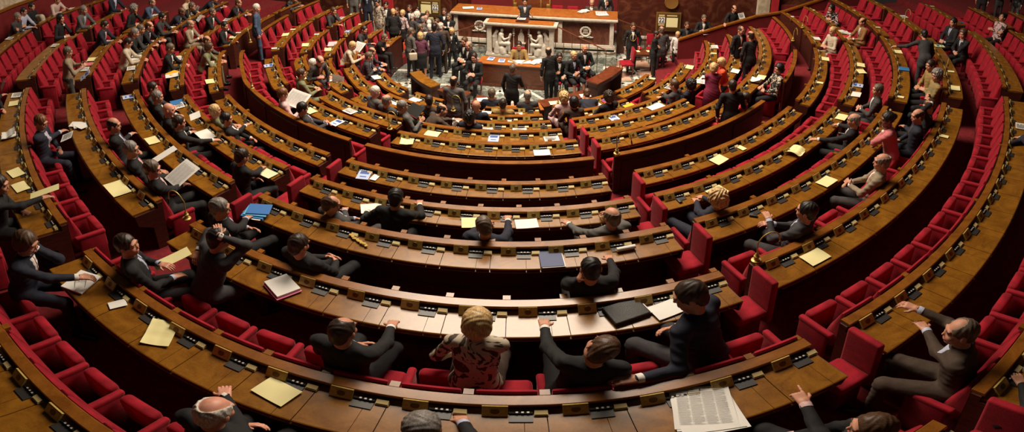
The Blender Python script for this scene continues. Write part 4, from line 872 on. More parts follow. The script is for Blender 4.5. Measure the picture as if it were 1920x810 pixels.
dict(kind='S',pos=(-14.517, -6.411, 2.3),yaw=-71.1,top='L',hair='short:bk',q=1,glasses=1,s=1.13,lean=20,label='black-haired man in pale blue shirt with glasses'),
dict(kind='S',pos=(-14.31, -6.91, 2.3),yaw=-72.1,top='G',hair='short:gr',hl='fold',hr='fold',q=1,s=1.13,lean=28,label='grey-haired man in charcoal suit leaning on the upper left rail'),
dict(kind='S',pos=(-13.312, -3.155, 2.08),yaw=-84.5,top='N',shirt='L',hair='short:br',q=0,s=1.16,lean=18,label='man in navy suit with white papers, head above the top edge'),
dict(kind='S',pos=(-10.705, -2.225, 1.78),yaw=-78.3,top='C',hair='short:bl',q=0,s=1.11,lean=10,label='person in cream clothes at the top edge, upper left rows'),
dict(kind='S',pos=(-7.224, -11.441, 1.96),yaw=-60.1,top='N',shirt='L',tie='P',hair='short:au',hl='lap',hr=(-7.17, -10.914, 2.94),q=2,hyaw=-12,hp=22,glasses=1,s=1.13,lean=6,label='auburn-haired man with glasses in navy suit reading a white sheet'),
dict(kind='S',pos=(-6.185, -10.586, 1.78),yaw=-50.3,top='K',shirt='L',tie='q',hair='fringe:bk',hl='lap',hr=(-6.422, -9.56, 2.575),q=1,hyaw=-12,s=1.11,lean=-2,label='bald man with black fringe stretching his arm over the desk'),
dict(kind='S',pos=(-5.281, -11.064, 1.78),yaw=-43.6,top='K',shirt='P',tie='pk',hair='short:gr',hl='desk',hr='desk',q=2,hyaw=-25,glasses=1,s=1.11,lean=-8,label='grey-haired man with glasses and pink tie'),
dict(kind='S',pos=(-4.588, -11.369, 1.78),yaw=-37.1,top='K',shirt='P',hair='short:gb',skin='p',hl=(-4.867, -10.823, 2.575),hr=(-4.515, -10.923, 2.575),q=2,hyaw=-25,hp=12,s=1.11,lean=-10,label='sandy-grey-haired man reading crumpled white papers with both hands'),
dict(kind='S',pos=(-7.225, -8.415, 1.49),yaw=-58.5,top='S',shirt='L',hair='short:db',q=1,hyaw=-10,s=1.09,lean=4,label='dark-haired man at the head of the left-hand file of four'),
dict(kind='S',pos=(-6.781, -8.771, 1.49),yaw=-49.7,top='K',shirt='W',hair='short:gr',q=1,hyaw=-10,s=1.09,lean=2,label='grey-haired man second in the left-hand file of four'),
dict(kind='S',pos=(-6.184, -9.215, 1.49),yaw=-45.8,top='K',shirt='W',hair='bald',skin='p',hl='chin',hr='desk',q=1,hyaw=-20,s=1.09,lean=4,label='bald man in black third in the left-hand file of four'),
dict(kind='S',pos=(-5.62, -9.572, 1.49),yaw=-38.4,top='K',shirt='W',hair='short:db',hl=(-5.926, -8.84, 2.285),hr=(-5.082, -9.24, 2.375),q=1,hyaw=-15,s=1.09,lean=0,label='dark-haired man with a raised white sheet, last of four in file'),
dict(kind='S',pos=(-5.44, -8.401, 1.31),yaw=-43.1,top='GR',hair='short:bl',q=1,hyaw=-10,s=1.06,lean=-14,label='sandy-haired man in olive jacket beside the man with plum tie'),
dict(kind='S',pos=(-5.006, -8.68, 1.31),yaw=-55.3,top='K',shirt='W',tie='V',hair='short:bk',hl='lap',hr=(-4.972, -8.05, 2.195),q=1,hyaw=-10,s=1.06,lean=-14,label='black-haired man with plum tie, one arm along the rail'),
dict(kind='S',pos=(-3.987, -10.299, 1.49),yaw=-26.1,top='K',fem=1,hair='short:db',hl='lap',hr=(-3.905, -9.671, 2.285),q=2,hp=20,s=1.09,lean=6,label='short-haired brunette in black, chin down, beside a pale green sheet'),
dict(kind='S',pos=(-5.806, -13.365, 2.08),yaw=-43.3,top='K',fem=1,hair='short:db',hl=(-5.709, -12.98, 2.875),hr=(-5.371, -12.765, 3.13),q=2,hyaw=-15,s=1.16,lean=12,label='woman in black at the left edge holding a cream sheet'),
dict(kind='S',pos=(-9.479, -11.069, 2.08),yaw=-55.4,top='K',bot='B',hair='short:db',hr=(-9.569, -10.573, 3.08),hl='lap',q=1,s=1.16,lean=12,label='person mostly outside the left edge, holding up a white paper'),
dict(kind='S',pos=(7.819, -12.203, 2.08),yaw=37.5,top='N',shirt='L',hair='short:db',hl=(7.909, -11.546, 2.875),hr='desk',q=1,s=1.16,lean=24,label='person in navy at the right edge with arm on the desk'),
dict(kind='S',pos=(3.049, -15.585, 2.3),yaw=20.8,top='K',hair='short:db',hl=(3.036, -15.077, 3.095),hr='lap',q=2,s=1.13,lean=32,label='person outside the right edge with one hand on a desk'),
dict(kind='S',pos=(1.169, -5.099, 0.3),yaw=17.8,top='P',fem=1,hair='curly:bl',q=1,s=1.06,lean=4,label='curly blonde woman in pale top, back turned, inner right desks'),
dict(kind='S',pos=(1.328, -5.79, 0.5),yaw=12.9,top='b',fem=1,hair='bob:bk',q=1,s=1.06,lean=6,label='black-haired woman in brown knit beside the curly blonde'),
dict(kind='S',pos=(1.804, -4.92, 0.3),yaw=2.0,top='N',hair='short:br',hl='cheek',hr='desk',q=1,hp=30,lean=48,s=1.06,label='brown-haired person slumped over a desk with a pink folder'),
dict(kind='S',pos=(2.142, -5.53, 0.5),yaw=26.1,top='K',hair='curly:db',q=1,s=1.06,lean=2,label='curly dark-haired person in black beside a red booklet'),
]
occ=[]
for p_ in PEOPLE:
    q_=p_['pos'];
    if p_['kind']=='S': occ.append((q_[0],q_[1]))
    person(p_)
build_seats(occ)
# ------------------------------------------------------------------ chamber front, in a frame turned 11 degrees
TA=-rad(11); TR=Matrix.Rotation(TA,4,'Z')
def TW(x,y,z=0): return tuple(TR@Vector((x,y,z)))
def tl(name,mb,m,parent=None,smooth=False):
    o=link(name,mb.mesh(name,m,smooth),parent)
    if parent is None: o.rotation_euler=(0,0,TA)
    return o
MWHITE=marble('white_marble',(.64,.58,.50),(.52,.46,.39),3,.35)
MGREEN=marble('green_grey_marble',(.13,.15,.13),(.34,.36,.32),2.2,.3,4)
MRED=marble('red_brown_marble',(.085,.022,.012),(.14,.045,.025),1.6,.25,3)
MVEIN=marble('veined_brown_marble',(.16,.11,.08),(.50,.45,.38),1.3,.3,5,.47,.56)
MPINK=marble('pink_marble',(.48,.26,.17),(.60,.40,.30),2,.3)
MBLACK=marble('black_green_marble',(.05,.06,.055),(.25,.26,.24),5,.3,5)
STONE=marble('cut_stone',(.42,.33,.22),(.60,.50,.37),2.2,.8,2)
ORW=wood('orange_wood',(.28,.085,.012),(.42,.14,.025),.4)
REDW=wood('redwood',(.09,.02,.008),(.17,.045,.016),.3)
WALLM=marble('wall_brown_marble',(.055,.012,.007),(.13,.04,.02),1.1,.35,4,.45,.7)
GOLD=mat('gilt',(.55,.36,.10),.35,.8)
REDC=mat('red_curtain',(.42,.012,.02),.9,noise=.2,nscale=3)
REDP=mat('red_wall_panel',(.16,.006,.008),.85,noise=.15,nscale=5)
# floor
mb=MB(); mb.box((0,2,-.05),(26,12,.1)); struct(tl('floor_marble',mb,MGREEN))
mb=MB(); poly=[(4.69*math.cos(t),4.69*math.sin(t)) for t in np.linspace(-PI,0,60)]; mb.prism(poly,-.1,-.001)
o=struct(link('floor_pavement',mb.mesh('floor_pavement',MGREEN)))
def band(mb,p,q,w,mi=0,z=.004):
    p=Vector(p);q=Vector(q);d=(q-p).normalized();n=Vector((-d.y,d.x))*w/2
    mb.prism([tuple(p-n),tuple(q-n),tuple(q+n),tuple(p+n)],0,z,mi)
mb=MB()
for R,w_ in ((4.25,.13),(2.9,.16)):
    n=70; ts=np.linspace(-PI*1.02,PI*.02,n)
    for a,b in zip(ts,ts[1:]): mb.prism([((R-w_/2)*math.cos(a),(R-w_/2)*math.sin(a)),((R+w_/2)*math.cos(a),(R+w_/2)*math.sin(a)),((R+w_/2)*math.cos(b),(R+w_/2)*math.sin(b)),((R-w_/2)*math.cos(b),(R-w_/2)*math.sin(b))],0,.004,0)
for k in range(9):
    a=-PI+PI*k/8; b=a+PI/8
    band(mb,(2.95*math.cos(a),2.95*math.sin(a)),(4.2*math.cos(b),4.2*math.sin(b)),.10); band(mb,(2.95*math.cos(b),2.95*math.sin(b)),(4.2*math.cos(a),4.2*math.sin(a)),.10)
    c=(a+b)/2; mb.prism([(3.32*math.cos(c)+.16*math.cos(t),3.32*math.sin(c)+.16*math.sin(t)) for t in np.linspace(0,2*PI,5)[:-1]+c],0,.006,1)
for k in range(-3,4):
    x=k*.9; band(mb,(x-.5,-1.25),(x,-2.0),.1); band(mb,(x+.5,-1.25),(x,-2.0),.1); band(mb,(x,-2.0),(x-.42,-2.75),.1); band(mb,(x,-2.0),(x+.42,-2.75),.1)
    mb.prism([(x-.30,-2.0-.33),(x,-2.62),(x+.30,-2.33),(x,-2.12)],0,.005,1 if k%2==0 else 2)
    mb.prism([(x-.36,-1.38),(x+.36,-1.38),(x,-1.86)],0,.0045,2)
for x in (-4.2,-3.3,3.1,4.0,4.9):
    band(mb,(x,-1.2),(x,2.2),.16)
for y in (-.9,.2,1.2): band(mb,(-5,y),(-1.6,y),.12); band(mb,(2.4,y),(5.6,y),.12)
for x,y in ((3.55,-.35),(4.45,.7),(3.55,.7),(-3.75,-.35),(-3.75,.7),(4.45,-.35)): mb.box((x,y,.002),(.55,.7,.005),0,1 if x>0 else 2)
o=struct(link('floor_inlay',mb.mesh('floor_inlay',[marble('inlay_white_marble',(.78,.74,.66),(.62,.58,.50),3,.3),MPINK,MBLACK])))
# podium and steps
mb=MB()
mb.box((.3,2.35,.16),(6.1,2.3,.32)).box((.3,2.7,.45),(6.1,1.6,.26))
for k in range(3):
    mb.box((2.0+.30*k,1.25-.02*k,.10-.035*k),(.6,1.3,.22-.05*k)); mb.box((-1.5-.28*k,1.25,.10-.035*k),(.5,1.3,.22-.05*k))
struct(tl('floor_podium',mb,MGREEN))
mb=MB(); mb.box((2.35,1.5,.2),(1.85,.06,.44)); mb.box((-2.05,1.5,.2),(1.3,.06,.44)); mb.box((3.3,1.9,.2),(.05,.8,.44))
struct(tl('trim_1',mb,MVEIN))
# high desk
bu=empty('high_marble_desk',TW(.3,2.2,.42),TA); tag(bu,'long high desk of white and red-brown marble with orange wooden top','desk')
def bp(name,mb,m,smooth=False,parent=None):
    me=mb.mesh(name,m,smooth); me.transform(Matrix.Translation((-.3,-2.2,-.42))); return link(name,me,parent or bu)
mb=MB(); mb.box((.3,1.98,.95),(5.7,.24,.98)); bp('front_panel',mb,MRED)
for x in (-2.58,-.62,1.31,3.16):
    bp('pillar',MB().rbox((x,1.85,.95),(.15,.12,.98),.01,1),MWHITE)
bp('base_moulding',MB().box((.3,1.86,.46),(6.0,.2,.09)).box((.3,1.84,.53),(5.95,.12,.05)),MWHITE)
bp('cornice',MB().box((.3,1.88,1.46),(6.0,.26,.08)).box((.3,1.85,1.52),(6.12,.34,.05)),MWHITE)
bp('desk_top',MB().box((.3,2.28,1.56),(6.1,.95,.05)),ORW)
bp('side_panel',MB().box((-2.6,2.3,.95),(.1,.8,.98)),MRED); bp('side_panel',MB().box((3.2,2.3,.95),(.1,.8,.98)),MRED)
for x in (-1.67,2.22):   # wreath with small columns and ribbon
    e=MB(); 
    ring=[(x+.17*math.cos(t),1.83,1.05+.17*math.sin(t)) for t in np.linspace(0,2*PI,33)]
    e.tube(ring,[.040+.006*math.cos(k*PI) for k in range(33)],8)
    for q in range(5): e.box((x-.07+.035*q,1.84,1.05),(.014,.03,.11))
    e.box((x,1.84,1.115),(.2,.03,.018)).box((x,1.84,.99),(.2,.03,.018)); e.prism([(-.1,0),(.1,0),(0,.05)],-.012,.012,0,Matrix.Rotation(PI/2,3,'X'),(x,1.84,1.125))
    for s in (-1,1):
        e.tube([(x+s*.02,1.83,.86),(x+s*.1,1.83,.84),(x+s*.17,1.83,.87),(x+s*.22,1.83,.83),(x+s*.29,1.83,.845)],[.02,.03,.018,.026,.01],7)
        e.tube([(x+s*.12,1.83,.87),(x+s*.17,1.83,.82),(x+s*.24,1.83,.86)],[.012,.018,.012],7)
    bp('wreath_emblem',e,MWHITE,True)
# tribune
tb=empty('speaker_tribune',TW(.03,1.05,.32),TA); tag(tb,'white marble tribune with carved relief and wooden top, in front of high desk','tribune')
def tp(name,mb,m,smooth=False,parent=None):
    me=mb.mesh(name,m,smooth); me.transform(Matrix.Translation((-.03,-1.05,-.32))); return link(name,me,parent or tb)
tp('relief_panel',MB().box((.03,1.05,.9),(2.2,.3,1.1)),MRED)
for x in (-1.06,1.12):
    tp('pillar',MB().rbox((x,.88,.93),(.17,.16,.95),.012,1).box((x,.87,1.40),(.21,.2,.05)).box((x,.87,.42),(.2,.19,.05)),MWHITE)
tp('plinth',MB().box((.03,.93,.355),(2.42,.36,.07)).box((.03,.95,.29),(2.3,.34,.1)),MWHITE)
tp('cornice',MB().box((.03,.97,1.46),(2.44,.44,.07)).box((.03,.97,1.52),(2.56,.54,.05)),MWHITE)
tp('desk_top',MB().box((.03,1.0,1.555),(2.3,.42,.03)),ORW)
def relief(name,lines,ells=()):
    S=SDF((-1.1,.7,.36),(1.1,.98,1.4),.014)
    for a,b,ra,rb in lines: S.cone(a,b,ra,rb,.02)
    for c,r in ells: S.ell(c,r,None,.02)
    V,F=S.mesh(); me=bpy.data.meshes.new(name); me.from_pydata(V.tolist(),[],F.tolist()); me.materials.append(MWHITE)
    me.polygons.foreach_set('use_smooth',np.ones(len(F),bool)); me.transform(Matrix.Translation((-.03,-1.05,-.32))); return link(name,me,tb)
y=.86
for s,x0 in ((1,-.62),(-1,.70)):   # two generic seated draped figures facing the middle, on blocks
    X=lambda d: x0+s*d
    relief('carved_figure',[((X(-.05),y,.84),(X(-.02),y,1.10),.105,.10),((X(-.02),y,1.13),(X(.0),y,1.19),.05,.045),
        ((X(-.03),y-.02,.80),(X(.24),y-.04,.80),.10,.08),((X(.24),y-.04,.80),(X(.27),y-.04,.50),.075,.045),((X(.24),y-.02,.76),(X(.14),y-.03,.50),.075,.05),((X(.27),y-.05,.45),(X(.36),y-.05,.44),.04,.03),
        ((X(-.04),y-.05,1.10),(X(.10),y-.08,.95),.045,.04),((X(.10),y-.08,.95),(X(.26),y-.06,1.02),.036,.028),
        ((X(.24),y-.02,.88),(X(.31),y-.02,1.13),.045,.05),
        ((X(-.12),y+.03,.75),(X(-.16),y+.03,.45),.12,.14),((X(.0),y+.02,.6),(X(.05),y+.02,.45),.14,.15)],[((X(.015),y-.01,1.27),(.062,.07,.075))])
    relief('drapery',[((X(-.17),y+.03,1.22),(X(-.28),y+.04,1.0),.06,.07),((X(-.28),y+.04,1.0),(X(-.30),y+.04,.6),.07,.045),((X(-.20),y+.03,1.05),(X(-.22),y+.04,.72),.05,.05)])
for x in (-.20,.33):
    e=MB().lathe([(.03,.42),(.03,.44),(.014,.46),(.012,1.06),(.035,1.08),(.02,1.12),(.05,1.16),(.025,1.2),(.045,1.25),(.02,1.3),(.03,1.33),(.004,1.37)],(x,y+.02,0),12); tp('slender_column',e,MWHITE,True)
tp('central_pedestal',MB().box((.06,y+.05,.60),(.24,.12,.42)).box((.06,y+.03,.83),(.32,.16,.03)).box((.06,y+.05,.97),(.21,.1,.26)).rbox((.06,y+.05,1.13),(.17,.1,.1),.03,2).lathe([(.05,1.15),(.06,1.21),(.04,1.28),(.02,1.32),(.005,1.36)],(.06,y+.05,0),12),MWHITE)
# lectern tray with sheets
t=empty('lectern_tray',TW(.08,1.02,1.60),TA); tag(t,'sloping wooden reading tray on top of the tribune before the speaker','tray')
link('tray',MB().box((0,0,.03),(.42,.26,.025),rx=.18).mesh('tray',[REDW]),t); link('ledge',MB().box((0,-.13,.02),(.44,.02,.035)).mesh('ledge',[REDW]),t)
# clerks' desk
cd_=empty('clerks_desk',TW(.12,-.8,0),TA); tag(cd_,'reddish wooden clerks\' desk on the marble floor below the tribune','desk')
def cp(name,mb,m): return link(name,mb.mesh(name,m),cd_)
cp('front_panel',MB().box((0,-.25,.39),(2.1,.05,.74)),REDW)
for x in (-1.03,1.03): cp('side_panel',MB().box((x,0,.39),(.05,.5,.74)),REDW)
cp('desk_top',MB().rbox((0,.0,.785),(2.22,.62,.04),.01,1),ORW)
cp('skirting',MB().box((0,-.28,.05),(2.16,.03,.1)),REDW)
for k in (-1,0,1): cp('inset_panel',MB().box((k*.68,-.278,.42),(.6,.012,.5)),REDW)
# walls
def wallbox(name,x0,x1,y,z0,z1,m,t=.2): return struct(tl(name,MB().box(((x0+x1)/2,y+t/2,(z0+z1)/2),(x1-x0,t,z1-z0)),m))
wallbox('wall_right',3.55,12.5,2.5,0,7,WALLM)
wallbox('wall_left',-12.5,-2.75,2.5,0,7,WALLM)
wallbox('wall_rear',-2.75,3.55,4.6,0,7,REDP)
struct(tl('wall_inner_right',MB().box((3.45,3.55,3.5),(.2,2.1,7)),WALLM)); struct(tl('wall_inner_left',MB().box((-2.85,3.55,3.5),(.2,2.1,7)),WALLM))
mb=MB(); mb.box((5.6,2.46,.34),(3.9,.06,.68)); struct(tl('trim_2',mb,MVEIN)); struct(tl('trim_3',MB().box((5.6,2.43,.72),(3.95,.14,.07)),MWHITE))
for n,(x0,x1) in enumerate(((8.55,9.0),(9.05,9.35))):
    struct(tl('trim_%d'%(4+n),MB().box(((x0+x1)/2,2.38,3.5),(x1-x0,.24,7)),STONE if n==0 else REDC))
struct(tl('trim_6',MB().box((-6.2,2.38,3.5),(.5,.24,7)),STONE)); struct(tl('trim_7',MB().box((-5.6,2.42,3.5),(.4,.12,7)),REDC))
struct(tl('trim_8',MB().box((10.6,2.42,1.2),(2.2,.08,1.9)),REDP))
# gilded woodwork behind the speaker
pb=empty('president_platform',TW(.08,3.1,.58),TA); tag(pb,'dark raised wooden platform front with gilt ornaments behind the speaker','platform')
link('panel',MB().box((0,0,.62),(1.5,.2,1.3)).mesh('panel',[REDW]),pb)
for x in (-.68,-.2,.36,.7):
    link('gilt_ornament',MB().lathe([(.005,-.28),(.05,-.2),(.02,-.12),(.06,0),(.03,.1),(.05,.2),(.005,.28)],(0,0,0),10).mesh('gilt_ornament',[GOLD],True),pb,(x,-.12,1.0))
for x in (-.55,.55): link('gilt_corner',MB().rbox((0,0,0),(.13,.08,.5),.02,1).mesh('gilt_corner',[GOLD]),pb,(x*1.15,-.14,.85))
def redchair(x,y,z,rz,lab,wood_=True,s=1.0):
    r=empty('red_chair',(x,y,z),rz); tag(r,lab,'chair','red chairs at the front of the chamber')
    link('seat',MB().rbox((0,0,.45),(.44,.44,.09),.04,2).mesh('seat',[VELVET],True),r)
    link('backrest',MB().rbox((0,-.2,.78),(.42,.07,.42),.03,2,rx=.1).mesh('backrest',[VELVET],True),r)
    for a in (-1,1):
        for b in (-1,1): link('leg',MB().tube([(a*.18,b*.18,0),(a*.19,b*.19,.42)],[.014,.02],6).mesh('leg',[REDW]),r)
        link('back_post',MB().tube([(a*.17,-.18,.42),(a*.17,-.23,.75)],.014,6).mesh('back_post',[REDW]),r)
    return r
redchair(3.72,-.25,0,PI*.5,'red velvet chair nearest, left of the small side table')
redchair(4.95,.15,0,-PI*.5+.2,'red velvet chair right of the small side table beside the usher')
redchair(4.35,1.1,0,PI,'red velvet chair behind side table, left one of two by the wall')
redchair(4.95,.95,0,PI,'red velvet chair behind side table, right one of two by the wall')
redchair(1.25,-1.55,0,PI*.9,'red velvet chair under the usher tugging his lapels')
redchair(*TW(1.0,3.5,.45),PI+TA,'red chair behind the high desk, left one of two')
redchair(*TW(1.6,3.5,.45),PI+TA,'red chair behind the high desk, right one of two')
for (x,y,z,l) in ((1.75,-1.75,0,'red chair under the woman usher'),(2.15,-1.3,0,'red chair under the bald usher by the steps'),(-1.2,-1.5,0,'red chair under the young red-faced usher'),(-1.4,-.8,0.,'red chair under the grey-haired usher, left of tribune'),(.13,-.2,0,'red chair of the clerk in mustard jacket')):
    redchair(x,y,z,PI,l)
# small side table
t=empty('side_table',(4.3,0,0),-.15); tag(t,'small wooden table with slim legs beside the standing usher','table')
link('table_top',MB().rbox((0,0,.74),(.75,.5,.035),.008,1).mesh('table_top',[REDW]),t)
for a in (-1,1):
    for b in (-1,1): link('leg',MB().tube([(a*.33,b*.2,0),(a*.33,b*.2,.73)],[.014,.024],6).mesh('leg',[REDW]),t)
link('apron',MB().box((0,-.22,.69),(.66,.02,.07)).box((0,.22,.69),(.66,.02,.07)).mesh('apron',[REDW]),t)
# curved tables at the foot of the benches
def ctable(pts,depth,z,lab,name='curved_table',m=REDW):
    # pts: outer edge polyline, depth towards the centre
    P_=[Vector((p[0],p[1],0)) for p in pts]; ns=[]
    for i in range(len(P_)):
        d=(P_[min(i+1,len(P_)-1)]-P_[max(i-1,0)]).normalized(); ns.append(Vector((-d.y,d.x,0)))
    o=empty(name,(P_[0].x,P_[0].y,0)); off=-Vector(o.location); tag(o,lab,'table')
    def strip(w0,w1,z0,z1,nm,mm):
        mb=MB(); vs=[];f=[]
        for p,n in zip(P_,ns): vs+=[p+n*w0+Vector((0,0,z0)),p+n*w0+Vector((0,0,z1)),p+n*w1+Vector((0,0,z1)),p+n*w1+Vector((0,0,z0))]
        for k in range(len(P_)-1):
            for j in range(4): f.append((k*4+j,k*4+(j+1)%4,k*4+4+(j+1)%4,k*4+4+j))
        f.append((3,2,1,0)); m_=(len(P_)-1)*4; f.append((m_,m_+1,m_+2,m_+3)); mb.add(vs,f); me=mb.mesh(nm,[mm]); me.transform(Matrix.Translation(off)); link(nm,me,o)
    strip(0,depth,z-.035,z,'table_top',m); strip(depth-.06,depth-.03,0,z-.035,'front_panel',MAHO); strip(.02,depth-.06,z-.14,z-.035,'drawer_shelf',MAHO)
    for q in (0,-1):
        c=P_[q]+ns[q]*depth*.5+(P_[1]-P_[0]).normalized()*(.04 if q==0 else -.04); me=MB().box((0,0,z/2-.02),(.04,depth*.9,z-.04),math.atan2(ns[q].y,ns[q].x)-PI/2).mesh('side_panel',[MAHO]); me.transform(Matrix.Translation(c+off)); link('side_panel',me,o)
arc=lambda R,a0,a1,n=8: [(R*math.sin(rad(a0+(a1-a0)*k/n)),-R*math.cos(rad(a0+(a1-a0)*k/n))) for k in range(n+1)]
ctable(arc(3.6,-62,-41),.36,.74,'curved wooden writing table at left edge of the marble floor',m=OAK)
ctable([(-2.15,-2.95),(-1.8,-3.2),(-1.4,-3.42)],.42,.78,'dark red little table left of the tall standing man')
ctable([(-1.15,-3.75),(-.8,-3.85),(-.62,-3.9)],.55,.78,'dark red little table right of the tall standing man')
ctable([(.75,-3.95),(1.4,-3.7),(2.1,-3.3)],.42,.78,'dark red desk covered with papers right of the central front seats')
ctable([(2.3,-2.95),(2.8,-2.45),(3.25,-1.85)],.42,.95,'tall dark curved table right of the ushers',m=REDW)
ctable([(-.95,-4.15),(0,-4.28),(.75,-4.1)],.42,.78,'front curved table with round plates in the middle',m=ORW)
# handrails of the tribune stairs
for s,lab,p0,p1,n in ((1,'right','steps',0,0),):
    pass
def handrail(pts,lab):
    r=empty('stair_handrail',pts[0]); off=Vector(pts[0]); tag(r,lab,'handrail')
    P_=[Vector(p)-off for p in pts]
    link('rail_bar',MB().tube(P_,.022,8).mesh('rail_bar',[REDW],True),r)
    n=6
    for k in range(n+1):
        t=k/n*(len(P_)-1); i=min(int(t),len(P_)-2); p=P_[i].lerp(P_[i+1],t-i); h=max(.3,.95)
        zb=max(0,off.z+p.z-h)-off.z
        link('baluster',MB().tube([(p.x,p.y,zb),(p.x,p.y,p.z)],.011,6).mesh('baluster',[BRASSD]),r)
handrail([TW(1.25,.95,1.50),TW(3.0,.35,.92)],'sloping dark handrail down from the tribune to the right')
handrail([TW(-1.2,.95,1.50),TW(-2.75,.75,.95)],'sloping dark handrail down from the tribune to the left')
handrail([TW(3.35,2.2,1.45),TW(4.6,2.3,1.0)],'short dark handrail behind the right end of the high desk')
# calendars and clock
def calendar(x,z,lab,flip=False):
    c=empty('calendar_board',TW(x,2.44,z),TA); tag(c,lab,'calendar')
    link('frame',MB().box((0,0,0),(.92,.05,.72),0,0).box((0,-.03,0),(.82,.02,.62),0,1).mesh('frame',[GOLD,BRASSD]),c)
    s=-1 if not flip else 1
    link('month_strip',MB().box((s*.26,-.045,.24),(.22,.01,.06)).mesh('month_strip',[CARD]),c)
    link('title_strip',MB().box((-s*.12,-.045,.24),(.38,.01,.05)).mesh('title_strip',[CARD]),c)
    d=link('date_card',MB().box((s*.26,-.045,.06),(.24,.01,.24)).mesh('date_card',[WHITE]),c)
    cu=bpy.data.curves.new('numeral','FONT'); cu.body='22'; cu.size=.26; cu.align_x='CENTER'; cu.align_y='CENTER'; cu.extrude=.004; cu.materials.append(KEYP)
    t0=bpy.data.objects.new('tmp',cu); me=bpy.data.meshes.new_from_object(t0); bpy.data.objects.remove(t0); t=link('date_numeral',me,d); t.location=(s*.26,-.055,.06); t.rotation_euler=(PI/2,0,0); t.scale=(.8,1,1)
    link('day_strip',MB().box((s*.26,-.045,-.12),(.22,.01,.06)).mesh('day_strip',[CARD]),c)
    link('agenda_sheet',MB().box((-s*.13,-.045,-.02),(.42,.01,.36)).mesh('agenda_sheet',[CREAM]),c)
calendar(5.23,1.36,'gilt framed calendar board reading 22 on the right-hand wall')
calendar(-3.85,1.40,'gilt framed calendar board reading 22 on the left-hand wall',True)
c=empty('wall_clock',TW(5.30,2.42,2.12),TA); tag(c,'round gilt wall clock above the right-hand calendar board','clock')
RX=Matrix.Rotation(PI/2,3,'X')
link('rim',MB().lathe([(.20,0),(.25,0),(.26,.03),(.24,.06),(.2,.05)],(0,0,0),28,0,RX).mesh('rim',[GOLD],True),c)
link('dial',MB().lathe([(.2,.0),(.2,.03)],(0,0,0),28,0,RX).mesh('dial',[KEYP]),c)
for k in range(12):
    a=2*PI*k/12; link('hour_mark',MB().box((0,-.035,.155),(.018,.006,.05)).mesh('hour_mark',[CARD]),c).rotation_euler=(0,a,0)
for a,l in ((.9,.1),(2.6,.15)): link('hand',MB().box((0,-.04,l/2),(.014,.006,l)).mesh('hand',[GOLD]),c).rotation_euler=(0,a,0)
# stepped barrier along the right-hand stair
pts=[(5.5,1.22),(6.5,1.5),(7.13,1.67),(8.4,1.98),(9.38,2.09),(11.0,2.52),(13.5,3.2)]
br=empty('stair_barrier',(5.5,-.2,0)); tag(br,'long red stair barrier with sloping wooden rail, right of the marble floor','barrier')
mb=MB(); m2=MB()
for (x0,z0),(x1,z1) in zip(pts,pts[1:]):
    m2.add([(x0-5.5,-.06,z0-.03),(x1-5.5,-.06,z1-.03),(x1-5.5,.08,z1-.03),(x0-5.5,.08,z0-.03),(x0-5.5,-.06,z0+.03),(x1-5.5,-.06,z1+.03),(x1-5.5,.08,z1+.03),(x0-5.5,.08,z0+.03)],[(3,2,1,0),(4,5,6,7),(0,1,5,4),(2,3,7,6),(0,4,7,3),(1,2,6,5)])
    mb.add([(x0-5.5,-.03,0),(x1-5.5,-.03,0),(x1-5.5,.05,0),(x0-5.5,.05,0),(x0-5.5,-.03,z0-.03),(x1-5.5,-.03,z1-.03),(x1-5.5,.05,z1-.03),(x0-5.5,.05,z0-.03)],[(3,2,1,0),(4,5,6,7),(0,1,5,4),(2,3,7,6),(0,4,7,3),(1,2,6,5)])
link('panel',mb.mesh('panel',[REDP]),br); link('top_rail',m2.mesh('top_rail',[RAILW]),br)
mb=MB()
for k in range(12): mb.box((6.0+.62*k,.55,.04+.13*k/1.0*.5),(.64,1.3,.1+.13*k))
struct(link('floor_stair',mb.mesh('floor_stair',CARPET)))
# outer walls behind the last rows
mb=MB(); m2=MB(); m3=MB()
for a0,a1,mbx in ((-80,-50,0),):
    sweep(m2,12,[(.12,2.2),(.12,3.62),(.3,3.62),(.3,2.2)],a0,a1); sweep(mb,12,[(.05,3.62),(.05,3.72),(.3,3.72),(.3,3.62)],a0,a1); sweep(m3,12,[(.14,3.72),(.14,9),(.4,9),(.4,3.72)],a0,a1)
struct(link('wall_outer',m2.mesh('wall_outer',REDP))); struct(link('trim_9',mb.mesh('trim_9',RAILW))); struct(link('wall_outer_stone',m3.mesh('wall_outer_stone',STONE)))
# folding aisle seats on the bench ends
AB=MB().rbox((0,0,.58),(.36,.08,.70),.03,3).mesh('backrest',[VELVET],True)
AS=MB().rbox((0,.22,.42),(.36,.36,.10),.045,3).mesh('seat_cushion',[VELVET],True)
AF=MB().rbox((0,.22,.18),(.30,.28,.36),.03,1).mesh('base',[CARPET],True)
for bk,side,rows in (('R1',0,'cdeghijkl'),('C',0,'ghi')):
    for n in rows:
        i=RI[n]; c=BLOCK[bk][i]
        if not c: continue
        sg=-1 if side==0 else 1; a=c[side]+sg*.07/ROWS[i][1]*57.3
        p=P3(i,a,.30,FL(i)); root=empty('aisle_seat',p,rad(a)+(PI/2 if sg<0 else -PI/2))
        tag(root,'red aisle seat on %s end of %s bench, %s'%('left' if side==0 else 'upper',ORD[i] if i<5 else ORD[i-1],BNAME[bk]),'seat','fold-down aisle seats')
        link('backrest',AB,root); link('seat_cushion',AS,root); link('base',AF,root)
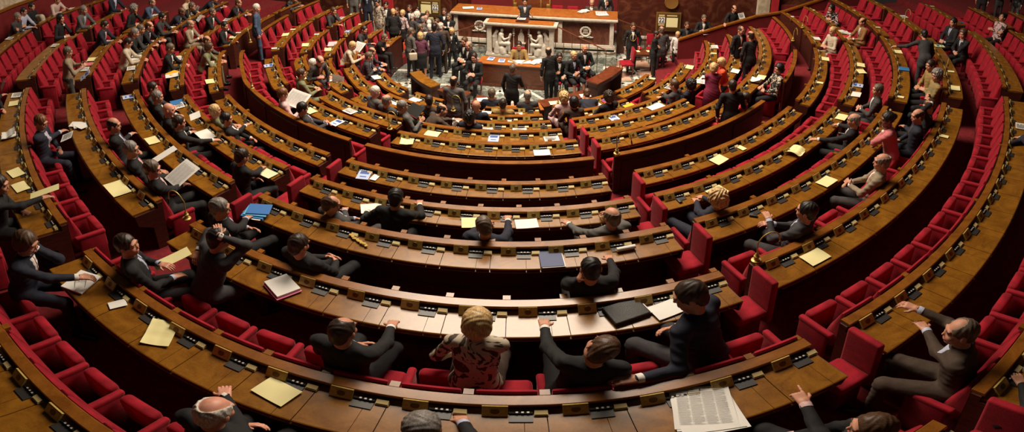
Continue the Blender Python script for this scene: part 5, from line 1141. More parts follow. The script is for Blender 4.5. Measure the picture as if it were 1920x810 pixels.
ITEMS=[
(-3.932,-13.555,2.847,'notebook','w',8.8,'white notebook with spectacles on it on the tenth bench, central block'),
(-3.371,-13.612,2.847,'slip','w',-33.9,'white small slip of paper on the tenth bench, central block'),
(-2.752,-13.742,2.847,'curled','c',18.7,'cream curled sheet on the tenth bench, central block'),
(-1.57,-13.972,2.847,'sheet','c',-18.4,'cream sheet of paper on the tenth bench, central block'),
(1.189,-14.026,2.847,'newspaper','w',-13.2,'white newspaper on the tenth bench, central block'),
(-2.181,-12.579,2.727,'file','w',-37.8,'white thick file with pink edge on the ninth bench, central block'),
(0.977,-12.662,2.727,'portfolio','K',18.4,'black leather portfolio on the ninth bench, central block'),
(1.339,-12.69,2.727,'sheet','w',18.0,'white sheet of paper on the ninth bench, central block'),
(3.097,-12.378,2.727,'sheet','c',14.0,'cream sheet of paper on the ninth bench, right-of-centre block'),
(0.393,-11.539,2.547,'folder','bg',4.0,'blue-grey folder on the eighth bench, central block'),
(1.233,-11.474,2.547,'roll','w',9.1,'white rolled paper on the eighth bench, central block'),
(-1.779,-11.402,2.547,'ribbon','y',-33.9,'yellow twisted ribbon on the eighth bench, central block'),
(4.345,-10.755,2.547,'sheet','c',22.0,'cream sheet of paper on the eighth bench, right-of-centre block'),
(4.639,-9.375,2.257,'crumpled','c',36.3,'cream crumpled papers on the seventh bench, right-of-centre block'),
(2.89,-10.115,2.257,'sheet','c',23.9,'leftmost cream sheet of paper on the seventh bench, right-of-centre block'),
(3.396,-8.968,2.077,'sheet','c',30.7,'cream sheet of paper on the sixth bench, right-of-centre block'),
(3.95,-8.673,2.077,'slip','c',24.5,'cream small slip of paper on the sixth bench, right-of-centre block'),
(2.279,-10.209,2.257,'phone','K',12.6,'black mobile phone on the seventh bench, right-of-centre block'),
(2.949,-11.157,2.547,'phone','K',54.8,'black mobile phone on the eighth bench, right-of-centre block'),
(-5.185,-11.68,2.727,'sheet2','c',-23.9,'cream wide sheet of paper on the ninth bench, left-of-centre block'),
(-6.751,-12.333,2.847,'sheet','c',-13.7,'middle cream sheet of paper on the tenth bench, left-of-centre block'),
(-6.305,-12.567,2.847,'sheet','c',-16.6,'rightmost cream sheet of paper on the tenth bench, left-of-centre block'),
(-8.03,-11.56,2.847,'crumpled','w',-34.8,'white crumpled papers on the tenth bench, left-of-centre block'),
(-9.398,-10.458,2.847,'sheet','c',-41.9,'leftmost cream sheet of paper on the tenth bench, left-of-centre block'),
(-9.767,-10.114,2.847,'sheet','w',-44.0,'white sheet of paper on the tenth bench, left-of-centre block'),
(-7.376,-10.34,2.727,'pile','w',-35.5,'white pile of papers on the ninth bench, left-of-centre block'),
(-5.955,-9.955,2.547,'sheet','c',-30.9,'cream sheet of paper on the eighth bench, left-of-centre block'),
(-3.77,-9.821,2.257,'sheet','pg',-21.0,'pale green sheet of paper on the seventh bench, left-of-centre block'),
(-3.218,-11.224,2.547,'folders','b',4.0,'blue stack of folders on the eighth bench, central block'),
(-2.363,-9.232,2.077,'booklet','bl',0.6,'blue-printed booklet on the sixth bench, central block'),
(-2.173,-9.279,2.077,'slip','w',-13.2,'white small slip of paper on the sixth bench, central block'),
(-1.929,-10.342,2.257,'sheet','w',19.4,'leftmost white sheet of paper on the seventh bench, central block'),
(-0.538,-10.506,2.257,'sheet','c',7.1,'cream sheet of paper on the seventh bench, central block'),
(0.154,-10.519,2.257,'sheet','w',5.8,'rightmost white sheet of paper on the seventh bench, central block'),
(-1.986,-7.688,1.867,'curled','c',5.5,'cream curled sheet on the fifth bench, central block'),
(0.483,-7.985,1.867,'sheet','w',3.5,'white sheet of paper on the fifth bench, central block'),
(0.715,-7.144,1.667,'sheet','w',5.7,'white sheet of paper on the fourth bench, central block'),
(-0.405,-7.108,1.667,'booklet','bl',-3.3,'blue-printed booklet on the fourth bench, central block'),
(0.106,-6.439,1.467,'sheet','w',0.9,'rightmost white sheet of paper on the third bench, central block'),
(-1.053,-6.293,1.467,'folder','b',-9.5,'blue folder on the third bench, central block'),
(-0.605,-6.412,1.467,'sheet','w',-5.4,'leftmost white sheet of paper on the third bench, central block'),
(-1.622,-6.995,1.667,'sheet','c',-13.1,'cream sheet of paper on the fourth bench, central block'),
(-3.581,-6.223,1.667,'sheet','w',-29.9,'white sheet of paper on the fourth bench, left-of-centre block'),
(-3.553,-7.148,1.867,'booklet','w',-26.4,'white booklet on the fifth bench, left-of-centre block'),
(-4.306,-6.742,1.867,'sheet','c',-32.6,'cream sheet of paper on the fifth bench, left-of-centre block'),
(-2.509,-4.255,1.067,'sheet','w',-30.5,'white sheet of paper on the front bench, left-of-centre block'),
(-3.079,-4.845,1.267,'sheet','w',-32.4,'leftmost white sheet of paper on the second bench, left-of-centre block'),
(-2.85,-4.982,1.267,'sheet','w',-29.8,'middle white sheet of paper on the second bench, left-of-centre block'),
(-2.382,-5.222,1.267,'sheet','w',-24.5,'rightmost white sheet of paper on the second bench, left-of-centre block'),
(-0.645,-4.898,1.067,'sheet','lb',-7.5,'pale blue sheet of paper on the front bench, central block'),
(0.043,-4.94,1.067,'sheet','w',0.5,'white sheet of paper on the front bench, central block'),
(-0.121,-5.679,1.267,'slip','w',-1.2,'white small slip of paper on the second bench, central block'),
(1.248,-4.78,1.067,'sheet','w',14.6,'leftmost white sheet of paper on the front bench, right-of-centre block'),
(1.999,-4.517,1.067,'sheet','w',23.9,'rightmost white sheet of paper on the front bench, right-of-centre block'),
(1.794,-4.603,1.067,'sheet','c',51.3,'cream sheet of paper on the front bench, right-of-centre block'),
(2.297,-4.306,1.067,'booklet','r',28.1,'red booklet on the front bench, right-of-centre block'),
(2.739,-5.044,1.267,'sheet','y',28.5,'yellow sheet of paper on the second bench, right-of-centre block'),
(3.257,-5.556,1.467,'sheet2','w',30.4,'white wide sheet of paper on the third bench, right-of-centre block'),
(2.17,-6.0,1.467,'booklet','w',19.9,'white booklet on the third bench, right-of-centre block'),
(1.781,-5.457,1.267,'slip','w',38.1,'white small slip of paper on the second bench, right-of-centre block'),
(4.044,-4.073,1.267,'sheet','w',44.8,'white sheet of paper on the second bench, far right block'),
(3.845,-3.004,1.067,'slip','c',52.0,'cream small slip of paper on the front bench, far right block'),
(5.02,-2.783,1.267,'sheet','c',61.0,'cream sheet of paper on the second bench, far right block'),
(5.955,-2.29,1.467,'slip','c',69.0,'cream small slip of paper on the third bench, far right block'),
(6.201,-1.738,1.467,'sheet','w',74.3,'rightmost white sheet of paper on the third bench, far right block'),
(5.001,-4.058,1.467,'sheet','w',50.9,'middle white sheet of paper on the third bench, far right block'),
(4.809,-4.283,1.467,'sheet','w',68.3,'leftmost white sheet of paper on the third bench, far right block'),
(5.821,-4.203,1.667,'sheet','w',54.2,'white sheet of paper on the fourth bench, far right block'),
(6.104,-5.179,1.867,'sheet','c',49.7,'cream sheet of paper on the fifth bench, far right block'),
(5.832,-5.388,1.867,'crumpled','w',47.3,'white crumpled papers on the fifth bench, far right block'),
(8.273,-4.85,2.077,'sheet','c',59.6,'cream sheet of paper on the sixth bench, far right block'),
(7.151,-6.307,2.077,'slip','c',48.6,'cream small slip of paper on the sixth bench, far right block'),
(8.683,-5.944,2.257,'sheet','c',55.6,'leftmost cream sheet of paper on the seventh bench, far right block'),
(8.397,-6.345,2.257,'sheet','c',72.9,'rightmost cream sheet of paper on the seventh bench, far right block'),
(7.703,-7.088,2.257,'booklet','bl',47.4,'blue-printed booklet on the seventh bench, far right block'),
(7.328,-7.548,2.257,'sheet','w',44.2,'white sheet of paper on the seventh bench, far right block'),
(6.295,-8.429,2.257,'sheet','c',36.8,'rightmost cream sheet of paper on the seventh bench, right-of-centre block'),
(7.772,-8.53,2.547,'slip','c',42.3,'cream small slip of paper on the eighth bench, far right block'),
(9.923,-6.008,2.547,'sheet','c',58.8,'cream sheet of paper on the eighth bench, far right block'),
(9.098,-7.14,2.547,'folder','b',51.9,'blue folder on the eighth bench, far right block'),
(9.988,-3.296,2.257,'pile','w',71.7,'white pile of papers on the seventh bench, upper right block'),
(9.879,-3.702,2.257,'folder','r',69.5,'red folder on the seventh bench, upper right block'),
(10.939,-3.832,2.547,'slip','c',70.7,'cream small slip of paper on the eighth bench, upper right block'),
(9.847,-8.109,2.727,'slip','c',50.5,'cream small slip of paper on the ninth bench, far right block'),
(9.069,-8.977,2.727,'sheet','c',45.3,'cream sheet of paper on the ninth bench, far right block'),
(6.96,-10.623,2.727,'slip','c',33.2,'cream small slip of paper on the ninth bench, right-of-centre block'),
(8.465,-11.269,2.847,'sheet','w',36.9,'white sheet of paper on the tenth bench, right-of-centre block'),
(11.18,-6.396,2.727,'booklet','gr',60.2,'green-edged booklet on the ninth bench, far right block'),
(12.396,-3.457,2.727,'sheet','w',74.4,'white sheet of paper on the ninth bench, upper right block'),
(14.435,-2.806,2.847,'slip','c',79.0,'cream small slip of paper on the tenth bench, upper right block'),
(13.826,-4.896,2.847,'slip','b',70.5,'blue small slip of paper on the tenth bench, upper right block'),
(11.392,-1.84,2.547,'slip','c',80.8,'cream small slip of paper on the eighth bench, top right block'),
(10.438,-0.682,2.257,'slip','c',86.3,'cream small slip of paper on the seventh bench, top right block'),
(9.051,-3.171,2.077,'sheet','w',70.7,'white sheet of paper on the sixth bench, upper right block'),
(9.498,-0.779,2.077,'slip','w',85.3,'white small slip of paper on the sixth bench, top right block'),
(11.856,-5.033,2.727,'slip','c',67.0,'cream small slip of paper on the ninth bench, upper right block'),
(-12.041,-6.992,2.847,'sheet','w',-59.9,'white sheet of paper on the tenth bench, far left block'),
(-10.019,-7.631,2.727,'folder','pk',-52.7,'pink folder on the ninth bench, far left block'),
(-9.796,-7.921,2.727,'sheet','w',-51.0,'leftmost white sheet of paper on the ninth bench, far left block'),
(-10.199,-7.287,2.727,'sheet','c',-54.5,'cream sheet of paper on the ninth bench, far left block'),
(-8.986,-7.072,2.547,'sheet','w',-51.8,'leftmost white sheet of paper on the eighth bench, far left block'),
(-7.767,-8.535,2.547,'booklet','bl',-42.3,'blue-printed booklet on the eighth bench, left-of-centre block'),
(-9.427,-6.362,2.547,'sheet2','w',-56.0,'white wide sheet of paper on the eighth bench, far left block'),
(-9.639,-5.978,2.547,'sheet','c',-58.2,'cream sheet of paper on the eighth bench, far left block'),
(-9.912,-5.163,2.547,'sheet','w',-62.5,'rightmost white sheet of paper on the eighth bench, far left block'),
(-8.076,-6.588,2.257,'curled','w',-50.8,'white curled sheet on the seventh bench, far left block'),
(-8.192,-6.4,2.257,'folder','y',-12.0,'yellow folder on the seventh bench, far left block'),
(-8.792,-5.39,2.257,'sheet','c',-58.5,'cream sheet of paper on the seventh bench, far left block'),
(-8.731,-5.443,2.257,'sheet','w',-58.1,'white sheet of paper on the seventh bench, far left block'),
(-6.958,-7.865,2.257,'folder','b',-41.5,'blue folder on the seventh bench, left-of-centre block'),
(-6.821,-8.009,2.257,'sheet','w',-40.4,'white sheet of paper on the seventh bench, left-of-centre block'),
(-5.509,-8.967,2.257,'sheet2','w',-31.6,'white wide sheet of paper on the seventh bench, left-of-centre block'),
(-7.177,-6.24,2.077,'sheet','c',-49.0,'cream sheet of paper on the sixth bench, far left block'),
(-8.009,-4.735,2.077,'folder','pk',-59.4,'pink folder on the sixth bench, far left block'),
(-7.875,-5.119,2.077,'sheet','w',-57.0,'white sheet of paper on the sixth bench, far left block'),
(-8.439,-2.943,2.077,'sheet','c',-70.8,'cream sheet of paper on the sixth bench, upper left block'),
(-10.265,-3.282,2.547,'sheet','w',-72.3,'rightmost white sheet of paper on the eighth bench, upper left block'),
(-10.175,-3.742,2.547,'sheet','w',-69.8,'leftmost white sheet of paper on the eighth bench, upper left block'),
(-10.859,-5.886,2.727,'sheet','w',-61.5,'rightmost white sheet of paper on the ninth bench, far left block'),
(-14.573,-3.993,3.067,'sheet','w',-74.7,'white sheet of paper on the eleventh bench, upper left block'),
(-13.643,-7.495,3.067,'sheet','w',-61.2,'white sheet of paper on the eleventh bench, far left block'),
(-12.592,-5.345,2.847,'slip','c',-67.0,'cream small slip of paper on the tenth bench, upper left block'),
(-6.932,-3.086,1.867,'slip','w',-66.0,'white small slip of paper on the fifth bench, upper left block'),
(-6.445,-4.413,1.867,'booklet','bl',-55.6,'blue-printed booklet on the fifth bench, far left block'),
(-7.138,-1.82,1.867,'sheet','c',-75.7,'cream sheet of paper on the fifth bench, upper left block'),
(-7.118,-1.268,1.867,'slip','c',-79.9,'cream small slip of paper on the fifth bench, upper left block'),
(-6.334,-2.127,1.667,'sheet','c',-71.4,'cream sheet of paper on the fourth bench, upper left block'),
(-6.359,-1.082,1.667,'slip','w',-80.3,'white small slip of paper on the fourth bench, upper left block'),
(-5.719,-1.393,1.467,'sheet2','pk2',-76.3,'pale pink wide sheet of paper on the third bench, upper left block'),
(-5.683,-1.911,1.467,'sheet','c',-71.4,'cream sheet of paper on the third bench, upper left block'),
(-4.753,-4.183,1.467,'slip','w',-48.6,'white small slip of paper on the third bench, far left block'),
(-5.005,-2.05,1.267,'sheet','c',-67.7,'cream sheet of paper on the second bench, upper left block'),
(-5.425,-4.595,1.667,'sheet','c',-49.7,'cream sheet of paper on the fourth bench, far left block'),
(-3.883,-2.929,1.067,'sheet','w',-53.0,'white sheet of paper on the front bench, far left block'),
(-3.837,-2.891,1.067,'slip','c',-53.0,'cream small slip of paper on the front bench, far left block'),
(-5.864,1.247,1.667,'slip','c',-102.0,'cream small slip of paper on the fourth bench, top left block'),
(-5.397,0.716,1.467,'slip','c',-97.6,'cream small slip of paper on the third bench, top left block'),
(-5.566,-0.104,1.467,'booklet','bl',-88.9,'blue-printed booklet on the third bench, top left block'),
(-6.097,0.745,1.667,'sheet','w',-97.0,'white sheet of paper on the fourth bench, top left block'),
(-11.355,-3.043,2.727,'sheet','w',-75.0,'white sheet of paper on the ninth bench, upper left block'),
(-9.336,-1.743,2.257,'sheet','w',-79.4,'white sheet of paper on the seventh bench, upper left block'),
(-8.498,-2.462,2.077,'slip','w',-73.8,'white small slip of paper on the sixth bench, upper left block'),
]
HELD=[(-3.37, -12.744, 2.89, 'sheet2', 'c', 14, -35, 'cream sheet held upright by the dark-haired man in profile'), (-5.467, -12.717, 3.16, 'sheet2', 'c', 14, -40, 'cream sheet held up by the woman in black at left edge'), (-6.878, -11.093, 2.96, 'sheet', 'w', 18, -50, 'white sheet held slanting by the man with glasses in navy'), (-5.132, -10.602, 2.8, 'sheet2', 'w', 18, -30, 'large white sheets held by grey-haired man with pink tie'), (-4.558, -10.93, 2.76, 'newspaper', 'w', 25, -25, 'crumpled white papers in the hands of the sandy-grey-haired man'), (-5.826, -8.779, 2.54, 'sheet', 'w', 18, -50, 'white sheet raised by the last man of the file of four'), (-4.661, -6.625, 2.08, 'newspaper2', 'w', 28, -25, 'broad open newspaper read by the woman in pale pink'), (-4.855, -1.442, 1.4, 'newspaper', 'w', 35, -30, 'newspaper in the hands of the blonde woman in white'), (-4.534, -4.299, 1.45, 'newspaper', 'w', 80, -20, 'folded newspaper hanging from the hand of the stooping bald man'), (-2.18, -5.924, 1.65, 'folderbig', 'K', 35, -40, 'large open black folder with red edge held in the inner rows'), (7.931, 0.128, 1.9, 'sheet', 'w', 60, 20, 'bundle of white papers under the arm of the man on the stair'), (6.496, -0.138, 1.4, 'sheet', 'w', 20, 10, 'white sheet held by the man with long red tie'), (-8.431, -9.105, 3.2, 'booklet', 'bl', 35, -40, 'blue and white books held by the man in tan jacket'), (-9.874, -10.353, 3.18, 'sheet', 'w', 60, -30, 'white paper held up at the left edge of the photo'), (-10.12, -2.282, 2.78, 'sheet', 'w', 55, -40, 'open white booklet held by a man near the top edge'), (-9.35, -3.303, 2.78, 'sheet', 'w', 40, -40, 'pale sheet held by the man in black near the top')]
MICS=[(-3.775, -11.916, 2.81, -18, 'left'), (2.429, -12.262, 2.81, 11, 'r'), (-2.392, -7.361, 1.95, -18, 'r'), (1.709, -8.551, 2.16, 11, 'r'), (-7.516, -3.442, 2.16, -65, 'l'), (-5.837, -6.479, 2.16, -42, 'r'), (8.032, -3.395, 2.16, 67, 'l'), (9.055, -2.249, 2.16, 76, 'l'), (9.217, -8.444, 2.81, 48, 'r'), (-5.439, -0.798, 1.55, -82, 'l'), (-1.41, -5.296, 1.35, -15, 'r'), (1.061, -4.558, 1.15, 13, 'r'), (11.798, -4.13, 2.81, 71, 'l'), (-10.026, -2.902, 2.63, -74, 'l')]
# ------------------------------------------------------------------ papers, books and things on the desks
PCOL=dict(w=(.80,.78,.74),c=(.84,.76,.38),K=(.012,.012,.013),b=(.03,.16,.42),bl=(.42,.50,.72),bg=(.10,.12,.22),y=(.80,.42,.02),pg=(.62,.70,.45),pk=(.70,.16,.20),pk2=(.75,.50,.55),lb=(.50,.66,.75),r=(.55,.03,.03),gr=(.60,.70,.35))
def pm(c): return mat('paper_'+{'w':'white','c':'cream','K':'black','b':'blue','bl':'pale_blue','bg':'slate_blue','y':'yellow','pg':'pale_green','pk':'pink','pk2':'rose_pale','lb':'sky','r':'red','gr':'lime'}[c],PCOL[c],.7 if c!='K' else .35,noise=.04,nscale=4)
LEATHER=mat('black_leather',(.02,.019,.018),.38,bump=.4,bscale=220)
EDGEP=mat('pink_edge',(.7,.2,.35),.7)
def sheetmesh(name,w,h,m,curl=.0,seed=0,n=6,t=.0012):
    r=random.Random(seed); mb=MB(); vs=[];f=[]
    ph=r.uniform(0,6)
    for s in (1,-1):
        for j in range(n+1):
            for i in range(n+1):
                x=(i/n-.5)*w; y=(j/n-.5)*h
                z=curl*((2*x/w)**2*.5+(.6*math.sin(ph+y/h*3)))*w*.3+curl*.0 + (t/2)*s
                if curl>.3: z+=abs(math.sin(x*30+ph)*math.cos(y*26+ph))*.02*curl
                vs.append((x,y,z+curl*.12*w*.3+.001))
    zm=min(v[2] for v in vs); vs=[(a,b,c-zm+.001) for a,b,c in vs]
    N=(n+1)**2
    for j in range(n):
        for i in range(n):
            a=j*(n+1)+i; f.append((a,a+1,a+n+2,a+n+1)); f.append((N+a,N+a+n+1,N+a+n+2,N+a+1))
    for k in range(n):
        f.append((k,N+k,N+k+1,k+1)); a=n*(n+1)+k; f.append((a,a+1,N+a+1,N+a)); a=k*(n+1); f.append((a,a+n+1,N+a+n+1,N+a)); a=k*(n+1)+n; f.append((a,N+a,N+a+n+1,a+n+1))
    mb.add(vs,f); return mb.mesh(name,m,True)
def textlines(w,h,n,cols=1,z=.0035):
    mb=MB(); r=random.Random(3)
    for c in range(cols):
        cw=w*.84/cols
        for k in range(n):
            ln=cw*.9*(r.uniform(.6,1) if k%5==4 else 1); mb.box((-w*.42+cw*c+ln/2,h*.40-k*h*.78/n,z),(ln,h*.78/n*.38,.0006))
    return mb
KI=dict(sheet='sheet_of_paper',sheet2='sheet_of_paper',slip='paper_slip',curled='curled_sheet',crumpled='crumpled_papers',folder='folder',booklet='booklet',file='paper_file',portfolio='portfolio',newspaper='newspaper',newspaper2='newspaper',pile='paper_pile',roll='paper_roll',ribbon='twisted_ribbon',phone='mobile_phone',notebook='notebook',folders='folder_stack',folderbig='folder')
KC=dict(sheet='paper',sheet2='paper',slip='paper',curled='paper',crumpled='papers',folder='folder',booklet='booklet',file='file',portfolio='portfolio',newspaper='newspaper',newspaper2='newspaper',pile='papers',roll='paper',ribbon='ribbon',phone='phone',notebook='notebook',folders='folders',folderbig='folder')
def item(x,y,z,k,c,rot,lab,rx=0,seed=0):
    M=Matrix.Translation((x,y,z+(.004 if rx else .013)))@Matrix.Rotation(rad(rot),4,'Z')@Matrix.Rotation(rad(rx),4,'X')
    nm=KI[k]; m=pm(c); parts=[]
    if k in('sheet','slip','sheet2'):
        w,h={'sheet':(.29,.215),'slip':(.11,.17),'sheet2':(.42,.28)}[k]
        if rx and k=='sheet2': w,h=.16,.42
        me=sheetmesh(nm,w,h,m,.10 if k!='sheet2' or rx else .05,seed)
        if c=='w' and k=='sheet' and seed%2==0: parts.append(('printed_lines',textlines(w,h,12,z=.012).mesh('printed_lines',INK)))
    elif k=='curled': me=sheetmesh(nm,.25,.33,m,.35,seed,10)
    elif k=='crumpled':
        me=sheetmesh(nm,.30,.26,m,.9,seed,12); parts.append(('loose_sheet',sheetmesh('loose_sheet',.21,.29,m,.5,seed+1,8)))
    elif k in('newspaper','newspaper2'):
        w,h=(.40,.46) if k=='newspaper' else (.62,.44)
        me=sheetmesh(nm,w,h,m,.10,seed,8)
        parts.append(('printed_columns',textlines(w,h,26,4 if k=='newspaper' else 6,z=.03).mesh('printed_columns',mat('print_grey',(.45,.44,.43),.8))))
        if not rx:
            for q in range(3): 
                s_=sheetmesh('under_sheet',w,h,m,.05,seed+q,6); s_.transform(Matrix.Translation((.015*q,-.02*q-.01,-.001-.0016*q))@Matrix.Rotation(.06*(q+1),4,'Z')); parts.append(('under_sheet',s_))
    elif k=='pile':
        me=sheetmesh(nm,.23,.30,m,.15,seed)
        for q in range(3):
            s_=sheetmesh('loose_sheet',.22,.29,m,.12,seed+q); s_.transform(Matrix.Translation((.07*(q-1),.06*(q-1),.008*(q+1)))@Matrix.Rotation(.5*(q-1),4,'Z')); parts.append(('loose_sheet',s_))
    elif k in('folder','booklet'):
        w,h=(.25,.33) if k=='folder' else (.21,.29)
        me=MB().rbox((0,0,.006),(w,h,.012),.004,1).mesh(nm,[m])
        if k=='booklet': parts.append(('cover_print',MB().box((0,.05,.0125),(w*.7,h*.28,.001)).box((0,-.07,.0125),(w*.5,h*.10,.001)).mesh('cover_print',mat('cover_ink',(.04,.09,.32),.6))))
        if c=='bg': parts.append(('inner_sheets',MB().box((.01,-.01,.003),(w,h,.004)).mesh('inner_sheets',WHITE)))
    elif k=='file':
        me=MB().box((0,0,.018),(.29,.25,.034)).mesh(nm,[WHITE]); parts.append(('pink_cover',MB().box((.012,-.008,.006),(.31,.27,.010)).mesh('pink_cover',EDGEP))); parts.append(('top_sheet',sheetmesh('top_sheet',.29,.25,m,.0,1)))
        parts[-1][1].transform(Matrix.Translation((0,0,.037)))
    elif k=='portfolio':
        me=MB().rbox((0,0,.022),(.36,.27,.042),.018,2).mesh(nm,[LEATHER],True); parts.append(('inner_papers',MB().box((.018,0,.016),(.35,.25,.012)).mesh('inner_papers',WHITE)))
    elif k=='roll':
        me=MB().tube([(-.11,0,.03),(.11,0,.03)],.028,16).mesh(nm,[m],True); parts.append(('loose_edge',MB().box((0,.02,.003),(.22,.03,.002)).mesh('loose_edge',m)))
    elif k=='ribbon':
        pts=[(-.16+.04*q,.012*math.sin(q*2.1),.012+.006*math.sin(q*1.3)) for q in range(9)]; mb=MB()
        for q,(a,b) in enumerate(zip(pts,pts[1:])): mb.box(tuple((Vector(a)+Vector(b))/2),(.046,.035,.012),rz=.5*(-1)**q)
        me=mb.mesh(nm,[mat('ochre_ribbon',(.45,.28,.03),.6)])
    elif k=='phone':
        me=MB().rbox((0,0,.009),(.055,.11,.016),.006,2).mesh(nm,[KEYP],True); parts.append(('screen',MB().box((0,.02,.0175),(.042,.04,.001)).mesh('screen',mat('dark_screen',(.08,.09,.11),.15))))
    elif k=='notebook':
        me=MB().rbox((0,0,.010),(.27,.34,.02),.004,1).mesh(nm,[m])
    elif k=='folders':
        me=MB().rbox((0,0,.008),(.32,.24,.015),.004,1).mesh(nm,[m])
        for q in range(3):
            s_=MB().rbox((.02*q,.03*q,.026+.016*q),(.31,.23,.013),.004,1,rz=.08*q).mesh('upper_folder',[mat('folder_blue_%d'%q,[(.03,.2,.5),(.10,.42,.70),(.03,.15,.45)][q],.6)]); parts.append(('upper_folder',s_))
        s_=sheetmesh('loose_sheet',.2,.28,pm('w'),.1,2); s_.transform(Matrix.Translation((.03,.0,.016))); parts.append(('loose_sheet',s_))
    elif k=='folderbig':
        me=MB().rbox((0,0,0),(.42,.30,.012),.004,1).mesh(nm,[LEATHER]); parts.append(('red_edge',MB().box((0,-.152,0),(.42,.006,.014)).mesh('red_edge',pm('r'))))
    o=link(nm,me); o.matrix_world=M; tag(o,lab,KC[k],'papers on the desks' if k in('sheet','slip') else None)
    for a,b in parts: link(a,b,o)
    return o
for n,t in enumerate(ITEMS): item(*t,seed=n)
for n,(x,y,z,k,c,rx,rz,l) in enumerate(HELD): item(x,y,z,k,c,rz,l,rx=rx,seed=n)
# spectacles on the notebook
nb=ITEMS[0]; r=empty('spectacles',(nb[0],nb[1],nb[2]+.026),rad(nb[5]+30)); tag(r,'pair of spectacles lying on the white notebook','spectacles')
mb=MB()
for s in (-1,1): mb.tube([(s*.034+.024*math.cos(t),.018*math.sin(t),.02+.002*s) for t in np.linspace(0,2*PI,15)],.002,5)
mb.tube([(-.01,0,.02),(.01,0,.02)],.002,5); link('frame',mb.mesh('frame',[KEYP]),r)
for s in (-1,1): link('temple',MB().tube([(s*.058,0,.02),(s*.05,-.13,.004)],.002,5).mesh('temple',[KEYP]),r)
# microphones on curved brass stems
def mic(x,y,z,a,side,lab):
    r=empty('gooseneck_microphone',(x,y,z+.003),rad(a)); tag(r,lab,'microphone','brass gooseneck microphones'); s=-1 if side in('left','l') else 1
    link('base',MB().lathe([(.055,0),(.055,.012),(.03,.02),(.022,.045),(.034,.06),(.034,.075),(.018,.09),(.022,.1),(.01,.125)],(0,0,0),14).mesh('base',[BRASS],True),r)
    pts=[(0,0,.10),(0-.02*s,-.01,.30)]+[(s*(.10-.12*math.cos(t)),-.02-.02*t,.30+.14*math.sin(t)) for t in np.linspace(.3,2.6,9)]+[(s*.22,-.08,.27)]
    link('stem',MB().tube(pts,.008,7).mesh('stem',[BRASS],True),r)
    link('microphone_head',MB().tube([pts[-1],(pts[-1][0]+.01*s,-.085,.20)],[.012,.014],8).mesh('microphone_head',[KEYP],True),r)
ML=['brass gooseneck microphone beside the grey-haired man, ninth row left','brass gooseneck microphone at inner end of tenth row, right-hand block','brass gooseneck microphone at the right end of the left inner block',
 'brass gooseneck microphone at left end of barrier, right block','pale gooseneck microphone on barrier near the man in blue jacket','brass gooseneck microphone on the left curve of the barrier','gooseneck microphone on the upper right curve of the barrier',
 'thin gooseneck microphone beside the panelled partition, upper right','dark gooseneck microphone near the woman in patterned jacket','small gooseneck microphone in the upper left inner rows','gooseneck microphone before the tall man in grey-brown',
 'pale gooseneck microphone on front desk right of centre','thin gooseneck microphone in the top right rows','curved microphone beside the grey-haired man with hand on mouth']
for q,l in zip(MICS,ML): mic(*q,l)
# bags and coats
def bag(x,y,z,rz,w,h,d,m,lab,handle=True):
    r=empty('handbag',(x,y,z),rz); tag(r,lab,'bag'); link('body',MB().rbox((0,0,h/2),(w,d,h),min(d,w)*.3,3).mesh('body',[m],True),r)
    if handle: link('strap',MB().tube([(-w*.3,0,h*.95)]+[(w*.3*math.cos(t),0,h*.95+.14*math.sin(t)) for t in np.linspace(PI,0,9)],.008,6).mesh('strap',[m],True),r)
def near(lab):
    for p in PEOPLE:
        if lab in p['label']: return p['pos']
p=near('pale pink blouse'); bag(p[0]+.18,p[1]-.25,.42,.2,.24,.30,.08,cloth('O'),'orange bag hanging beside the woman in pale pink blouse')
p=near('purple top'); bag(p[0]-.22,p[1]-.22,.82,.3,.26,.24,.12,cloth('C'),'cream handbag carried by the blonde woman in purple top')
def surf(i,a,dr,dz): return P3(i,a,dr,FL(i)+dz)
bag(*surf(RI['d'],63,.55,.47),1.0,.36,.26,.16,mat('tan_leather',(.20,.06,.02),.4),'brown leather bag lying on a red seat in the right inner rows')
# plates, glasses
def plate(x,y,z,lab):
    r=link('round_plate',MB().lathe([(.0,.004),(.05,.004),(.085,.014),(.09,.016),(.085,.010),(.05,0),(.001,0)],(0,0,0),20).mesh('round_plate',[mat('porcelain',(.75,.7,.62),.25)],True),None,(x,y,z)); tag(r,lab,'plate')
plate(-.30,-4.08,.782,'left one of two round white plates on the front curved table'); plate(.10,-4.10,.782,'right one of two round white plates on the front curved table')
def glass(x,y,z,lab):
    r=link('drinking_glass',MB().lathe([(.022,0),(.03,.10),(.028,.10),(.02,.004),(.001,.004)],(0,0,0),14).mesh('drinking_glass',[mat('clear_glass',(.75,.76,.74),.1)],True),None,(x,y,z)); tag(r,lab,'glass')
glass(*P3(RI['c'],5.5,.15,1.467),'tall water glass at right end of the central third bench')
glass(*P3(RI['c'],23,.15,1.467),'water glass on the third bench of the right block')
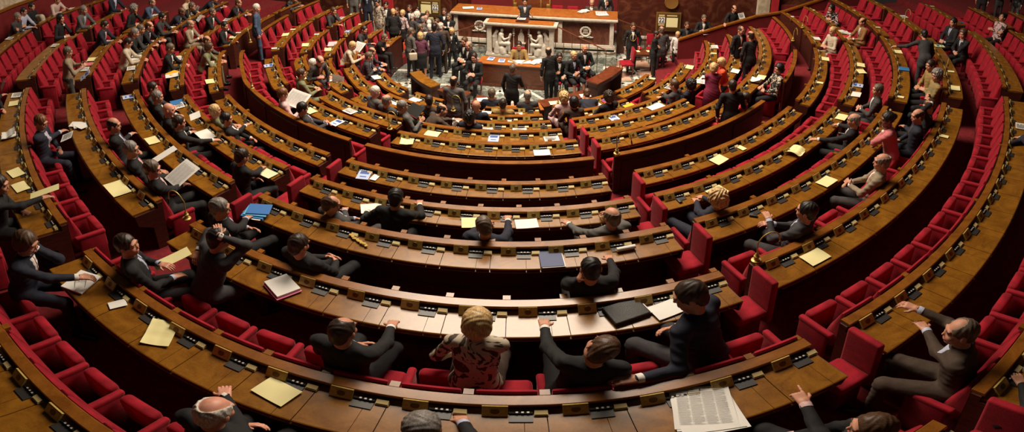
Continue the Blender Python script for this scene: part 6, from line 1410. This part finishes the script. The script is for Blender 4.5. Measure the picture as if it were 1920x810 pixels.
# tribune and high desk papers
def tp3(x,y,z,k,c,rot,lab): X=TW(x,y,z); item(X[0],X[1],X[2],k,c,rot-11,lab,seed=4)
tp3(.05,1.02,1.655,'sheet','w',0,'open white speech pages on the tribune reading tray'); 
tp3(-2.2,2.2,1.59,'sheet2','w',20,'white papers at the left end of the high desk'); tp3(-1.75,2.15,1.59,'booklet','bl',10,'blue booklet near the left end of the high desk')
tp3(2.1,2.5,1.59,'pile','w',0,'white papers before the white-haired man at the high desk'); tp3(2.75,2.35,1.59,'newspaper','w',5,'open papers before the man in brown at the high desk')
tp3(-.62,-.75,.806,'booklet','bl',-5,'blue booklet left on the clerks\' desk'); tp3(-.25,-.85,.806,'booklet','bl',4,'second blue booklet near middle of the clerks\' desk')
tp3(.10,-.8,.806,'sheet','w',0,'white sheet before the clerk in mustard'); tp3(.45,-.8,.806,'sheet2','w',6,'wide white sheets on right half of the clerks\' desk'); tp3(.85,-.75,.806,'pile','w',0,'pile of pinkish papers at right end of the clerks\' desk')
for x,y,k,c,l in ((1.05,-3.75,'sheet','pg','pale green sheet on the dark red desk right of centre'),(1.5,-3.6,'folder','pk2','pink folder on the dark red desk right of centre'),(1.9,-3.35,'sheet','w','white sheet at the right end of the dark red desk'),
    (-.85,-3.55,'sheet','w','white sheet on the little table by the tall standing man'),(4.15,.0,'slip','c','left cream slip on the small side table'),(4.5,-.03,'slip','c','right cream slip on the small side table')):
    item(x,y,.785 if x<4 else .76,k,c,10,l,seed=3)
# things dropped on the floor
x,y,z=P3(RI['j'],23.5,.75,FL(RI['j'])); tag(link('dropped_paper',sheetmesh('dropped_paper',.3,.3,pm('c'),.4,5,10),None,(x,y,z+.01)),'crumpled beige paper lying on the dark floor between benches, right','paper')
x,y,z=P3(RI['k'],-7.5,.75,FL(RI['k'])); tag(link('dropped_paper',sheetmesh('dropped_paper',.3,.2,pm('c'),.3,6,8),None,(x,y,z+.01),.5),'brown sheet lying on the dark floor beside folded seats, bottom left','paper')
# coat over a chair
p=near('cream coat over')
S=SDF((-.4,-.3,.4),(.4,.3,1.15),.02); S.cone((-.14,0,.92),(.14,0,.95),.07,.08,.04); S.cone((-.12,.02,.9),(-.16,.02,.6),.09,.07,.05); S.cone((.14,.02,.9),(.18,.03,.58),.10,.08,.05); S.cone((0,.0,.85),(.02,.02,.6),.08,.08,.06)
V,F=S.mesh(); me=bpy.data.meshes.new('draped_coat'); me.from_pydata(V.tolist(),[],F.tolist()); me.materials.append(cloth('C')); me.polygons.foreach_set('use_smooth',np.ones(len(F),bool))
tag(link('draped_coat',me,None,(p[0]+.30,p[1]+.22,p[2]+.0),0),'cream coat draped beside the black-haired woman, top left','coat')
# ------------------------------------------------------------------ light
w=bpy.data.worlds.new('world'); SC.world=w; w.use_nodes=True
w.node_tree.nodes['Background'].inputs['Color'].default_value=(1,.78,.6,1); w.node_tree.nodes['Background'].inputs['Strength'].default_value=.02
def area(name,loc,size,power,col,target=(0,0,0)):
    l=bpy.data.lights.new(name,'AREA'); l.shape='RECTANGLE'; l.size,l.size_y=size; l.energy=power; l.color=col
    o=bpy.data.objects.new(name,l); COL.objects.link(o); o.location=loc
    o.rotation_euler=(Vector(target)-Vector(loc)).to_track_quat('-Z','Y').to_euler(); return o
area('skylight',(0,-4.0,13.5),(8,6),4200,(1,.84,.66),(0,-4.5,0))
area('front_lamps',(0,-2.0,9.0),(6,.6),700,(1,.83,.63),(0,1.5,0))
SC.view_settings.exposure=-.28
